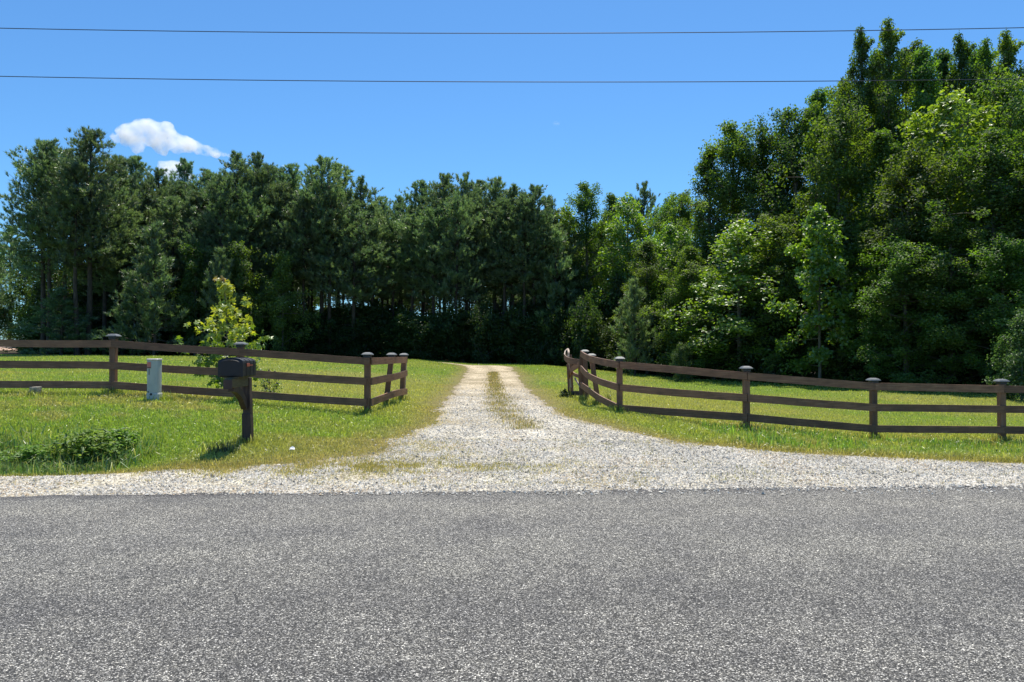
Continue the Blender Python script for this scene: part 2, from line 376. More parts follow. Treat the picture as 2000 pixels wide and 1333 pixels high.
# gravel sheet
def gravcol(x,y):
    near=np.array([.66,.62,.54]); far=np.array([.64,.54,.39])
    k=np.clip((y-12)/12,0,1)[:,None]; c=near*(1-k)+far*k
    c=c*(1-.25*((x<-.4)&(y<11.5)))[:,None]+np.array([.36,.30,.16])*(.25*((x<-.4)&(y<11.5)))[:,None]
    dirt=np.array([.34,.28,.17]); q=np.clip((vnoise(x,y,1.1,31)-.52)*2.2,0,.75)[:,None]
    q=np.maximum(q,np.clip(.8-gravel_d(x,y)/.35,0,.8)[:,None])
    mid=np.exp(-((x-(gl(y)+gr(y))/2)/.32)**2)*np.clip((y-12.5)/2,0,1)*.6
    q=np.maximum(q,mid[:,None])
    return c*(1-q)+dirt*q
gx=np.concatenate([np.linspace(-60,-15,40),np.linspace(-14.9,14.9,420),np.linspace(15,60,40)])
gy=np.concatenate([np.linspace(7.9,12,90),np.linspace(12.1,22,90),np.linspace(22.3,50,90)])
sheet('driveway',gx,gy,M['gravel'],.006,gravcol,keep=lambda x,y:(gravel_d(x,y)>-.02))

# road: crowned slab with a ragged edge
g=G(); rx=np.concatenate([[-300,-80,-30],np.linspace(-14,14,420),[30,80,300]])
rows=[-3.2,0,2,4,6,7.2]
V=[]
ed=edge(rx)+(vnoise(rx,rx*0,1.1,40)-.5)*.10+(vnoise(rx,rx*0,.35,41)-.5)*.07+(vnoise(rx,rx*0,.08,42)-.5)*.05
for yv in rows: V.append(np.stack([rx,np.full_like(rx,yv)+.0575*np.clip(rx,-14,14),np.full_like(rx,.012+.0*yv)],1))
V.append(np.stack([rx,ed-.03,np.full_like(rx,.012)],1)); V.append(np.stack([rx,ed,np.full_like(rx,-.03)],1))
V=np.concatenate(V); nx=len(rx); i=(np.arange(7)[:,None]*nx+np.arange(nx-1)[None]).ravel()
g.add(V,np.stack([i,i+1,i+nx+1,i+nx],1)); tag(g.obj('road',M['asphalt'],smooth=False),kind='structure')

# the dirt road glimpsed at the far left
g=G(); q=[]
NR=8
for t_ in np.linspace(0,1,16):
    c=np.array([-39.5-26*t_, 64+5*t_]); w=.6+3.2*min(1,t_*4)
    for s in np.linspace(-1,1,NR): q.append([c[0],c[1]+s*w, float(ground(c[0],c[1]+s*w))+.03])
i=(np.arange(15)[:,None]*NR+np.arange(NR-1)[None]).ravel(); g.add(q,np.stack([i,i+1,i+NR+1,i+NR],1))
M['clay']=simple('red_clay_gravel',(.50,.34,.25),.9,0,(3,.35),.5)
tag(g.obj('dirt_road',M['clay'],smooth=True),kind='structure')

# ------------------------------------------------------------------ loose stones
def stones(n, xr, yr, size, accept):
    x=rng.uniform(*xr,n); y=rng.uniform(*yr,n); k=accept(x,y); x=x[k]; y=y[k]; n=len(x)
    s=size*np.clip(rng.lognormal(0,.35,n),.4,2.1)*.5
    z=ground(x,y)+.006
    z=np.maximum(z,np.where(y<edge(x)-.02,.014+s*.3,-9))
    base=np.array([[1,0,0],[0,1,0],[-1,0,0],[0,-1,0],[0,0,.75]],float)
    v=base[None]*(1+rng.uniform(-.4,.4,(n,5,3)))+rng.uniform(-.22,.22,(n,5,3))
    a=rng.uniform(0,2*math.pi,n); ca,sa=np.cos(a)[:,None],np.sin(a)[:,None]
    v=np.stack([v[:,:,0]*ca-v[:,:,1]*sa, v[:,:,0]*sa+v[:,:,1]*ca, v[:,:,2]],-1)*s[:,None,None]*rng.uniform(.7,1.25,(n,1,3))
    v+=np.stack([x,y,z],1)[:,None]
    f=np.array([[0,1,4],[1,2,4],[2,3,4],[3,0,4]])
    f=(f[None]+np.arange(n)[:,None,None]*5).reshape(-1,3)
    r=rng.uniform(0,.95,n)**.8; r[rng.random(n)<.04]=1.
    r=np.clip(r*(.62+.6*vnoise(x,y,.9,91))+.0,0,1)
    return v.reshape(-1,3),f,np.repeat(r,5)
g=G()
acc=lambda x,y:(gravel_d(x,y)+rng.normal(-.10,.12,len(x))>0)&(y>edge(x)+.02-.6*rng.random(len(x))**5)&(np.abs(x)<.71*y+3.3)&(vnoise(x,y,1.1,31)+rng.uniform(-.25,.25,len(x))<.95)&(vnoise(x,y,.33,92)*.7+vnoise(x,y,.1,93)*.3+rng.uniform(-.2,.2,len(x))<np.where(x<-.4,.80-.22*np.clip((y-edge(x)-.15)/.5,0,1)*np.clip((11.5-y)/1.5,0,1),.80))
g.add(*stones(285000,(-11.5,11.5),(7.9,11.5),.021,acc))
fade=lambda x,y:acc(x,y)&(rng.random(len(x))<np.interp(y,[11,14,24],[1,.75,.0]))
g.add(*stones(90000,(-2.6,3.2),(11.3,24),.023,fade))
tag(g.obj('loose_gravel',M['pebble']),'pale crushed stone chips loose over the roadside and driveway','gravel',kind='stuff')

# ------------------------------------------------------------------ grass
def blades(x,y,h,w,col,lean=.45,seg=1,dirn=None):
    n=len(x); z=ground(x,y)
    a=rng.uniform(0,2*math.pi,n); side=np.stack([np.cos(a),np.sin(a),np.zeros(n)],1)*(w/2)[:,None]
    b=rng.uniform(0,2*math.pi,n) if dirn is None else dirn
    ln=np.abs(rng.normal(0,lean,n)); out=np.stack([np.cos(b),np.sin(b),np.zeros(n)],1)
    base=np.stack([x,y,z-.01],1)
    g=G(); jit=rng.lognormal(0,.27,(n,1)); col=np.where(rng.random((n,1))<.09,col*.5+np.array([[.24,.23,.12]]),col)
    if seg==1:
        tip=base+out*(ln*h)[:,None]; tip[:,2]+=h*np.sqrt(np.clip(1-ln**2*.6,.1,1))
        v=np.stack([base-side,base+side,tip],1).reshape(-1,3)
        g.add(v,np.arange(n*3).reshape(-1,3)); c=np.repeat(col*jit,3,0)
    else:
        mid=base+out*(ln*h*.35)[:,None]; mid[:,2]+=h*.62
        tip=base+out*(ln*h*1.15)[:,None]; tip[:,2]+=h*np.clip(1.05-ln*.75,.15,1)
        v=np.stack([base-side,base+side,mid-side*.8,mid+side*.8,tip],1).reshape(-1,3)
        i=np.arange(n)[:,None]*5
        f=np.concatenate([i+[0,1,3],i+[0,3,2],i+[2,3,4]])
        g.add(v,f); c=np.repeat(col*jit,5,0)
    return g,c
class GG(G):
    def __init__(s): super().__init__(); s.c=[]
    def put(s,gc):
        g,c=gc; s.add(g.v[0],g.f[0]); s.c.append(c)
def scatter(n,y0,y1,xm=.72,xo=4.):
    n=int(n*(xm*(y0+y1)/2+xo)/(xm*(y0+y1)/2+1.)*((xm*y1+xo)/(xm*y1+1.))**0)
    y=rng.uniform(y0,y1,n); x=rng.uniform(-1,1,n)*(xm*y1+xo); k=np.abs(x)<xm*y+xo; return x[k],y[k]
gg=GG()
def lawn(n,y0,y1,h,w,sg=1):
    x,y=scatter(n,y0,y1)
    d=gravel_d(x,y)
    k=(d<-.0+.12*rng.random(len(x))**3)&(y>edge(x)+.25)&(forest_floor(x,y)<.6)
    # thin out where the turf meets the stones
    k&=(rng.random(len(x))<np.clip((-d)/.25+.35,0,1))
    x,y,d=x[k],y[k],d[k]
    hh=h*rng.uniform(.45,1.25,len(x))*np.clip((-d)/.6*.6+.35,.35,1)
    verge=(y<13.6)&(-d>.25)&(x>3.)
    hh=np.where(verge,hh*(1.2+1.3*vnoise(x,y,.6,51)),hh)
    c=turf(x,y)
    gg.put(blades(x,y,hh,w*rng.uniform(.6,1.3,len(x)),c,.6,sg))
lawn(130000,9.0,12,.075,.010,2)
lawn(130000,12,16,.07,.012,2)
lawn(150000,16,25,.06,.018)
lawn(180000,25,58,.07,.038)
# dry straw fringe where turf and stones mix
x,y=scatter(260000,8.7,15); d=gravel_d(x,y); k=(np.abs(d+.02)<np.where(y<11.5,.75,.30)*rng.random(len(x)))&(y>edge(x)+.15)&(vnoise(x,y,.18,66)>.33)
x,y=x[k],y[k]; cc=np.where(rng.random((len(x),1))<.55,np.array([[.46,.38,.17]]),np.array([[.26,.27,.08]]))
gg.put(blades(x,y,.045*rng.uniform(.4,1.5,len(x)),.010*np.ones(len(x)),cc,.8))
x,y=scatter(190000,8.5,11.5); d=gravel_d(x,y); k=(d>0)&(rng.random(len(x))<np.where(x<1.5,1,.35))&(y>edge(x)+.12)&(vnoise(x,y,.28,67)*.6+vnoise(x,y,.09,68)*.5+.22*vnoise(x,y,2.,69)+rng.normal(0,.05,len(x))>.74)
x,y=x[k],y[k]; cc=np.where(rng.random((len(x),1))<.5,np.array([[.42,.35,.17]]),np.array([[.22,.24,.07]]))
gg.put(blades(x,y,.035*rng.uniform(.4,1.6,len(x)),.009*np.ones(len(x)),cc,.8))
# sparse weeds in the gravel and the strip between the wheel tracks
x,y=scatter(60000,8.6,13); d=gravel_d(x,y); k=(d>0)&(vnoise(x,y,.5,61)+.45*vnoise(x,y,2.2,62)+rng.normal(0,.1,len(x))>1.08)&(y>edge(x)+.1)&(x<4)
x,y=x[k],y[k]; gg.put(blades(x,y,.05*rng.uniform(.5,1.4,len(x)),.011*np.ones(len(x)),np.array([[.21,.22,.06]]).repeat(len(x),0)*rng.uniform(.7,1.2,(len(x),1)),.6))
n=26000; x=rng.normal(-2.3,1.5,n); y=9.45+rng.normal(0,.21,n)+.22*(vnoise(x,x*0,.9,95)-.5)+rng.normal(0,.1,n); y+=.03*(x+2)
k=(vnoise(x,y,.45,64)*.6+vnoise(x,y,.12,65)*.4+rng.normal(0,.1,n)>.52)&(y>edge(x)+.5); x,y=x[k],y[k]
gg.put(blades(x,y,.055*rng.uniform(.5,1.4,len(x)),.011*np.ones(len(x)),np.where(rng.random((len(x),1))<.4,np.array([[.42,.36,.16]]),np.array([[.27,.27,.08]])),.6))
n=9000; y=12.6+22*rng.random(n)**1.5; x=(gl(y)+gr(y))/2+.1+rng.normal(0,.17,n)*np.interp(y,[12.2,14,20,34],[.9,1.2,1.,.6])
k=vnoise(x,y,.5,63)*.7+rng.uniform(0,.4,n)>.36+.3*np.clip((13.5-y)/2,0,1); x,y=x[k],y[k]
gg.put(blades(x,y,.075*rng.uniform(.4,1.3,len(x)),.013+.0009*(y-12),np.where(rng.random((len(x),1))<.45,np.array([[.34,.28,.13]]),np.array([[.20,.20,.07]])),.6))
# long rank grass in the ditch at the left, and beside the right fence
n=16000; x=rng.uniform(-11,-5.,n); yc=10.25+.0575*x
y=yc+.1+rng.normal(0,.36,n); k=(rng.random(n)<np.clip((-4.9-x)/.9,0,1)*(.25+1.1*vnoise(x,y,.55,75)))&(y>9.55+.0575*x); x,y=x[k],y[k]
c=np.where(rng.random((len(x),1))<.35,np.array([[.20,.27,.09]]),np.array([[.10,.21,.05]]))*(.7+.6*vnoise(x,y,.7,71))[:,None]+np.where(rng.random((len(x),1))<.12,np.array([[.14,.10,.03]]),0)
gg.put(blades(x,y,.25*rng.uniform(.4,1.25,len(x)),.012*rng.uniform(.6,1.4,len(x)),c,.75,2))
n=6000; x=rng.uniform(3.4,9.8,n); y=rng.uniform(11.2,13.9,n); k=(gravel_d(x,y)<-.45)&(vnoise(x,y,.7,72)>.4); x,y=x[k],y[k]
gg.put(blades(x,y,.2*rng.uniform(.5,1.2,len(x)),.017*rng.uniform(.6,1.4,len(x)),np.array([[.17,.29,.04]]).repeat(len(x),0)*rng.uniform(.8,1.2,(len(x),1)),.5,2))
# longer fringe round posts and stubs that the mower misses
for fx,fy in [(-7.76,14.4),(-5.28,14.4),(-2.81,14.4),(-2.62,16.1),(-2.7,18),(2.21,15.2),(4.43,14),(7.03,14.4),(9.52,14.4),(1.9,17.3),(1.75,18.3),(1.5,19.6),(-6.5,13.8),(-8.9,13.8),(-3.93,10.9)]:
    n=260; x=fx+rng.normal(0,.11,n); y=fy-.03+rng.normal(0,.10,n)
    gg.put(blades(x,y,.15*rng.uniform(.4,1.3,n),.013*rng.uniform(.6,1.3,n),turf(x,y)*.9,.45,2))
tag(gg.obj('grass',M['blades'],col=np.concatenate(gg.c)),'mown green lawn and rough roadside grass on both sides of the drive','grass',kind='stuff')

# ------------------------------------------------------------------ fence
RAILH=.142
def cap_geo(o, top, w=.125, lean=(0,0)):
    """wide pewter cap with dark collar; returns cap mesh pieces"""
    g=G(); c=np.array(top)
    def ring(r,z): return [[c[0]+sx*r,c[1]+sy*r,c[2]+z] for sx,sy in ((-1,-1),(0,-1.0),(1,-1),(1,0),(1,1),(0,1),(-1,1),(-1,0))]
    loft(g,[ring(w*.74,.030),ring(w*.84,.034),ring(w*.82,.044),ring(w*.58,.072),ring(w*.30,.084)])
    g.obj('cap',M['cap'],o)
    g=G(); box(g,c+[0,0,.006],(w*1.12,w*1.12,.050),bev=.006); 
    return g.obj('cap_collar',M['capd'],o)
def post(fence, base, top, w=.105, cap=True, a=None):
    base=np.array(base,float); top=np.array(top,float)
    zb=float(ground(base[0],base[1]))-.1; base[2]=min(base[2],zb+.1)-.1
    g=G(); h=w/2; rings=[]
    for t_ in (0,.5,1):
        c=base*(1-t_)+top*t_
        b=.008
        rings.append([[c[0]+sx,c[1]+sy,c[2]] for sx,sy in ((-h+b,-h),(h-b,-h),(h,-h+b),(h,h-b),(h-b,h),(-h+b,h),(-h,h-b),(-h,-h+b))])
    loft(g,rings,random.random()); p=g.obj('post',M['post'],fence)
    if cap: cap_geo(p,top)
    return p
def rails(fence, ends, mat='rail', side=-1, jitter=.004, overlap=0.0):
    """ends: list over posts of (x,y,[z_top,z_mid,z_low]); boards nailed to the road side of the posts"""
    for k in range(len(ends)-1):
        a,b=ends[k],ends[k+1]
        for r in range(len(a[2])):
            p0=np.array([a[0],a[1],a[2][r]]); p1=np.array([b[0],b[1],b[2][r]]); 
            d=p1-p0; L=np.linalg.norm(d); d/=L; p0=p0+d*.0015; p1=p1-d*.0015
            pts=np.array([p0*(1-t_)+p1*t_ for t_ in np.linspace(0,1,9)])
            pts[1:-1,2]+=random.uniform(-.012,.006)*np.sin(np.linspace(0,math.pi,9))[1:-1]+np.random.RandomState(k*7+r).normal(0,.0012,7)
            g=G(); board(g,pts,RAILH+random.uniform(-.004,.004)); g.obj('rail',M[mat],fence)

lf=empty('fence',(-5.3,14.4,float(ground(-5.3,14.4))))
def keep_local(parent):
    for c in parent.children: c.matrix_parent_inverse = parent.matrix_basis.inverted()
LP=[]  # px, base py, cap top py, rail ys, D
spec=[(-275,772,652,(671,713,751),14.5),(-26,770,652,(670,712,751),14.45),(222,771,658,(672,714,752),14.4),(470,789,674,(688,728,769),14.4),(718,806,694,(706,745,786),14.4)]
for px,b,t_,rs,D in spec:
    pb=P(px,b,D); pt=P(px,t_+3,D); pt[1]=pb[1]
    post(lf,pb,pt,w=.115)
    LP.append((pb[0],D-.075,[P(px,r,D)[2] for r in rs]))
rails(lf,LP)
# wing along the drive: leaning middle post, end post and end batten
wp=[(718,14.4,(706,745,786)),(765,16.1,(704,736,771)),(788,18.0,(703,729,765))]
post(lf,P(763,794,16.1)+[-.12,0,0],P(765,697,16.1)+[.0,.0,0],w=.105)
post(lf,P(784,782,18.0),P(789,697,18.0),w=.11)
W=[]
zr=[[P(px,r,D)[2] for r in rs] for px,D,rs in wp]
xw=[(-2.81+.085,14.4-.06),(-2.62+.075,16.1),(-2.64+.08,18.02)]
for r in range(3):
    pts=np.array([[xw[i][0],xw[i][1],zr[i][r]] for i in range(3)])
    if r==2: pts=np.array([pts[0],pts[0]*.4+pts[1]*.6+[-.06,0,-.005],pts[1]+[.03,0,.03],pts[2]])
    g=G(); board(g,spline(pts,8)); g.obj('rail',M['rail'],lf)
g=G(); a=P(793,694,18.05); b=P(788.5,767,18.05); board(g,[b+[-.0,0,0],a],.10,.03)
g=G(); box(g,[(a[0]+b[0])/2-.02,18.14,(a[2]+b[2])/2],(.028,.13,a[2]-b[2]),shear=(.05,0)); g.obj('end_batten',M['raw'],lf)
g=G(); box(g,[-2.81+.0,14.4-.105,LP[4][2][0]],(.115,.02,RAILH*1.02)); g.obj('corner_block',M['rail'],lf)
tag(lf,'brown three board fence on the left, post caps pewter grey, behind the mailbox','fence')

rf=empty('fence',(4.4,14,float(ground(4.4,14))))
RP=[]
spec=[(1210,806,702,(713,757,797),15.2),(1457,838,721,(735,777,815),14.0),(1705,856,744,(755,796,837),14.4),(1955,859,746,(760,799,839),14.4),(2205,862,749,(763,802,842),14.4),(2455,864,751,(765,804,844),14.5)]
for px,b,t_,rs,D in spec:
    pb=P(px,b,D); pt=P(px,t_+3,D); post(rf,pb,pt,w=.115)
    RP.append((pb[0],D-.075,[P(px,r,D)[2] for r in rs]))
rails(rf,RP)
post(rf,P(1170,790,17.3),P(1155,698,17.3),w=.11)
post(rf,P(1146,779,18.5),P(1142,690,18.5),w=.11)
cur=[(1210,15.14,(713,757,797)),(1178,16.2,(706,745,778)),(1154,17.25,(699,733,761)),(1141,18.3,(691,720,752))]
for r in range(3):
    pts=[]
    for k,(px,D,rs) in enumerate(cur):
        p=P(px,rs[r],D); p[0]-=.085 if k else .03; p[1]-=.03; pts.append(p)
    g=G(); board(g,spline(pts,8)); g.obj('rail',M['rail'],rf)
c0=P(1135.5,694,18.55); c1=P(1137,773,18.55)
g=G(); box(g,[(c0[0]+c1[0])/2,18.55,(c0[2]+c1[2])/2],(.10,.035,c0[2]-c1[2])); g.obj('end_batten',M['post'],rf)
tag(rf,'brown three board fence on the right, curving in towards the drive','fence')

# collapsed gate section beyond the right fence
bf=empty('broken_gate',tuple(P(1118,775,20)))
def pc(name,pts,h=.14,t=.03,mat='rail',sp=8,lean=None):
    g=G(); q=spline(pts,sp) if len(pts)>2 else pts; board(g,q,h,t,lean=None); return g.obj(name,M[mat],bf)
def stick(name,a,b,w=.1,mat='post',t=.09):
    g=G(); a=np.array(a); b=np.array(b)
    rings=[[[c[0]+sx*w/2,c[1]+sy*t/2,c[2]] for sx,sy in ((-1,-1),(1,-1),(1,1),(-1,1))] for c in (a,b)]
    loft(g,rings,random.random()); return g.obj(name,M[mat],bf)
stick('post',P(1117,768,20.2),P(1113.5,693,20.2),.085)
stick('post',P(1111,768,19.7),P(1108.5,712,19.7),.05)
stick('post',P(1135,776,19.2),P(1132,706,19.2),.09)
pc('warped_rail',[P(1131,708,19.2)-[0,.07,0],P(1118,706,19.4)-[0,.07,0],P(1108,703,19.65),P(1103,698,19.95)],.15,.03)
pc('warped_rail',[P(1102.6,698,19.97),P(1104,691,20.2),P(1109,686,20.45)],.15,.03,'raw')
pc('warped_rail',[P(1109,684.5,20.42),P(1110.5,690,20.2),P(1110,700,20.1)],.10,.05,'raw')
pc('rail',[P(1134,736,19.2)-[0,.07,0],P(1122,732,19.5)-[0,.07,0],P(1113,724,20)-[0,.07,0]],.09,.03)
pc('brace',[P(1111,735,19.9)-[0,.1,0],P(1116,722,19.6)-[0,.1,0],P(1130,712,19.2)-[0,.1,0]],.15,.03)
stick('brace',P(1134,757,19.1),P(1122,738,19.4),.05,'raw',.04)
stick('upright_slat',P(1114,757,20.0)-[0,.1,0],P(1109.5,708,20.0)-[0,.1,0],.045,'raw',.05)
pc('bottom_rail',[P(1110,768,19.9)-[0,.12,0],P(1138,768,19)-[0,.1,0]],.12,.035,'mpost')
tag(bf,'broken wooden gate section with warped boards leaning at the end of the right fence','gate')
for root in (lf,rf,bf):
    bpy.context.view_layer.update()
    inv=root.matrix_world.inverted()
    for c in root.children: c.matrix_parent_inverse=inv

def finish(root):
    bpy.context.view_layer.update(); inv=root.matrix_world.inverted()
    for c in root.children: c.matrix_parent_inverse=inv

# ------------------------------------------------------------------ mailbox
mb=empty('mailbox',(-3.93,10.9,float(ground(-3.93,10.9))))
zg=float(ground(-3.93,10.9))
g=G()                                      # post: chunky, weathered, with a split lower edge
rings=[]
for z,w,dx in ((zg-.15,.135,.018),(zg+.2,.13,.012),(zg+.36,.128,.008),(zg+.42,.126,.004),(zg+.44,.112,.012),(zg+.6,.110,.010),(zg+.75,.108,.0),(1.155,.105,-.0)):
    cx=-3.90+dx; h=w/2
    rings.append([[cx+sx*h,10.9+sy*h,z] for sx,sy in ((-.9,-1),(.9,-1),(1,-.9),(1,.9),(.9,1),(-.9,1),(-1,.9),(-1,-.9))])
loft(g,rings); mp_=g.obj('post',M['mpost'],mb)
g=G(); box(g,(-3.92,10.585,1.105),(.115,.74,.13),bev=.008); g.obj('arm',M['marm'],mb)
g=G(); box(g,(-3.92,10.205,1.085),(.12,.02,.13),bev=.004); g.obj('arm_end',M['mpost'],mb)
g=G(); box(g,(-3.925,10.575,1.178),(.22,.52,.018)); g.obj('platform',M['marm'],mb)
br=spline([(-3.92,10.33,1.035),(-3.92,10.50,1.00),(-3.915,10.68,.90),(-3.91,10.84,.73)],6)
g=G(); 
rings=[]
for k,p in enumerate(br):
    d=br[min(k+1,len(br)-1)]-br[max(k-1,0)]; d/=np.linalg.norm(d); nn=np.array([0,-d[2],d[1]])
    rings.append([p+[sx*.04,0,0]+nn*s*.05 for sx,s in ((-1,-1),(1,-1),(1,1),(-1,1))])
loft(g,rings); g.obj('brace',M['mpost'],mb)
# box: rounded arch section extruded
def arch(y,w,zb,hs,ht,ins=0.):
    pts=[(-w/2+.012+ins,zb+ins),(w/2-.012-ins,zb+ins),(w/2-ins,zb+.012+ins),(w/2-ins,zb+hs)]
    for a in np.linspace(0,math.pi,13)[1:-1]:
        pts.append((math.cos(a)*(w/2-ins), zb+hs+math.sin(a)**.75*(ht-hs-ins)))
    pts+=[(-w/2+ins,zb+hs),(-w/2+ins,zb+.012+ins)]
    return [[-3.925+px_,y,pz] for px_,pz in pts]
zb=1.188
g=G(); loft(g,[arch(10.35,.335,zb,.195,.262),arch(10.36,.345,zb,.195,.268),arch(10.84,.345,zb,.195,.268),arch(10.86,.33,zb,.195,.255)]); g.obj('mailbox_body',M['plas'],mb)
g=G(); loft(g,[arch(10.30,.31,zb,.19,.25,.014),arch(10.312,.352,zb-.004,.198,.274),arch(10.346,.352,zb-.004,.198,.274)]); dr=g.obj('door',M['plas'],mb)
g=G(); loft(g,[arch(10.292,.27,zb+.02,.165,.215,.0),arch(10.299,.28,zb+.02,.168,.22)]); g.obj('door_panel',M['plas'],dr)
g=G(); box(g,(-3.925,10.285,zb+.232),(.06,.03,.014),bev=.004); g.obj('handle',M['plas'],dr)
for yy in (10.45,10.60,10.75):
    g=G(); q=arch(yy,.352,zb,.197,.274); q2=arch(yy+.012,.352,zb,.197,.274); loft(g,[q,q2]); g.obj('rib',M['plas'],mb)
g=G(); box(g,(-3.925+.182,10.50,zb+.165),(.008,.11,.045),bev=.002); box(g,(-3.925+.181,10.60,zb+.16),(.006,.16,.014)); g.obj('flag',M['flag'],mb)
g=G(); box(g,(-3.925+.183,10.62,zb+.115),(.003,.10,.010),bev=0); g.obj('flag_stop',M['plas'],mb)
finish(mb)
tag(mb,'black plastic mailbox with orange flag on a weathered dark wooden post by the road','mailbox')

# ------------------------------------------------------------------ utility pedestal
pz=float(ground(-6.62,13.7)); pd=empty('utility_pedestal',(-6.62,13.7,pz))
pt=P(302,703,13.7); H0=pz
def rr(w,d,z,cx=-6.62,cy=13.7,r=.45,n=20,dx=0):
    q=[]
    for a in np.arange(n)/n*2*math.pi:
        c,s=math.cos(a),math.sin(a); e=.55
        q.append([cx+dx+math.copysign(abs(c)**e,c)*w/2, cy+math.copysign(abs(s)**e,s)*d/2, z])
    return q
g=G(); loft(g,[rr(.245,.235,H0-.05,dx=.005),rr(.237,.232,H0+.11,dx=.002),rr(.222,.215,H0+.135)]); g.obj('base',M['ped'],pd,smooth=False)
g=G(); loft(g,[rr(.212,.215,H0+.13),rr(.215,.218,H0+.16),rr(.220,.224,pt[2]-.03),rr(.218,.222,pt[2]-.012)]); bd=g.obj('cover',M['ped'],pd,smooth=False)
g=G(); loft(g,[rr(.232,.236,pt[2]-.014),rr(.24,.244,pt[2]-.004),rr(.238,.242,pt[2]+.010),rr(.22,.20,pt[2]+.020)]); g.obj('lid',M['pedl'],pd)
fy=13.7-.113
def plate(name,cx,cz,w,h,mat,par,y=fy,t=.003):
    g=G(); box(g,(cx,y-t/2-.002,cz),(w,t,h)); return g.obj(name,M[mat],par)
st=plate('warning_sticker',-6.665,pt[2]-.085,.07,.085,'stick',bd)
plate('sticker_band',-6.665,pt[2]-.143,.066,.026,'stick',bd)
for k in range(3): plate('sticker_letters',-6.687+.022*k,pt[2]-.143,.013,.018,'ink',bd,fy-.005)
for k in range(6): plate('sticker_letters',-6.664,pt[2]-.172-.019*k,.015,.012,'ink',bd)
g=G(); th=np.arange(14)/14*2*math.pi; c0=(-6.62-.005,fy-.008,H0+.11)
rings=[[[c0[0]+math.cos(a)*r,c0[1]+dy,c0[2]+math.sin(a)*r] for a in th] for r,dy in ((.022,0),(.022,.012))]
loft(g,rings); g.obj('lock_hole',M['ink'],pd)
g=G(); rings=[[[-6.68+math.cos(a)*r,fy-.006+dy,H0+.155+math.sin(a)*r] for a in th] for r,dy in ((.011,0),(.011,.012))]
loft(g,rings); g.obj('bolt',M['capd'],bd)
finish(pd)
tag(pd,'grey-green utility pedestal with a faded red sticker standing in front of the left fence','pedestal')

# concrete marker at the far left
cz=float(ground(-8.9,13.8)); g=G()
rings=[]
for z,w in ((-.08,.145),(.05,.15),(.125,.155),(.145,.14)):
    rings.append([[-8.88+x_*w/2+rng.uniform(-.006,.006),13.8+y_*w/2+rng.uniform(-.006,.006),cz+.035+z+rng.uniform(-.006,.006)] for x_,y_ in ((-.9,-1),(.0,-1.05),(.9,-1),(1,-.8),(1,.85),(.8,1),(-.8,1),(-1,.8),(-1.02,0),(-1,-.85))])
loft(g,rings); o=g.obj('concrete_marker',M['conc']); tag(o,'short flat topped concrete marker in the grass at the far left','marker')
# litter
g=G(); lx,ly=P(571,886,10.35)[:2]; lz=float(ground(lx,ly))+.05
v=.75*np.array([[-.045,-.02,0],[.0,-.035,.012],[.05,-.01,.0],[-.03,.02,.04],[.01,.03,.055],[.045,.03,.03],[0,0,.02]])+[lx,ly,lz]
g.add(v,[[0,1,6],[1,2,6],[2,5,6],[5,4,6],[4,3,6],[3,0,6]]); g.add(v*1-[0,0,.006],[[0,6,1],[1,6,2],[2,6,5],[5,6,4],[4,6,3],[3,6,0]])
o=g.obj('litter',M['paper']); tag(o,'scrap of crumpled white litter lying in the grass right of the mailbox','litter')

# ------------------------------------------------------------------ power lines
def wire(name,ys,D,label,r=.0065):
    px=np.linspace(-1300,3300,60); co=np.polyfit([0,1000,2000],ys,2)
    g=G(); pts=np.array([P(p,np.polyval(co,p),D) for p in px]); tube(g,pts,r,6); o=g.obj(name,M['wire']); tag(o,label,'power line')
wire('power_line',(52,62,51),12.,'thin dark overhead wire crossing the sky, the upper of the two')
wire('power_line',(147,158,152),12.,'thin dark overhead wire crossing the sky, the lower of the two')

# ------------------------------------------------------------------ trees
def leafquads(g, c, L, W, up=.75, out=None, droop=0., a=None, spread=1.):
    n=len(c); nr=rng.normal(0,spread,(n,3))*(1-up)+np.array([0,0,up]); 
    if out is not None: nr=nr+out*.35
    nr/=np.linalg.norm(nr,axis=1,keepdims=True)+1e-9
    t=rng.normal(0,1,(n,3)); t[:,2]-=droop; t-=nr*(t*nr).sum(1,keepdims=True); t/=np.linalg.norm(t,axis=1,keepdims=True)+1e-9
    b=np.cross(nr,t); s=rng.uniform(.7,1.25,(n,1))
    L=L*s; W=W*s
    v=np.stack([c-t*L*.5, c-b*W*.5+nr*W*.12-t*L*.05, c+t*L*.5-nr*L*.08, c+b*W*.5+nr*W*.12-t*L*.05],1).reshape(-1,3)
    f=np.arange(n*4).reshape(-1,4)
    tri=np.concatenate([f[:,[0,1,2]],f[:,[0,2,3]]])
    g.add(v,tri,np.repeat(a if a is not None else rng.random(n),4))

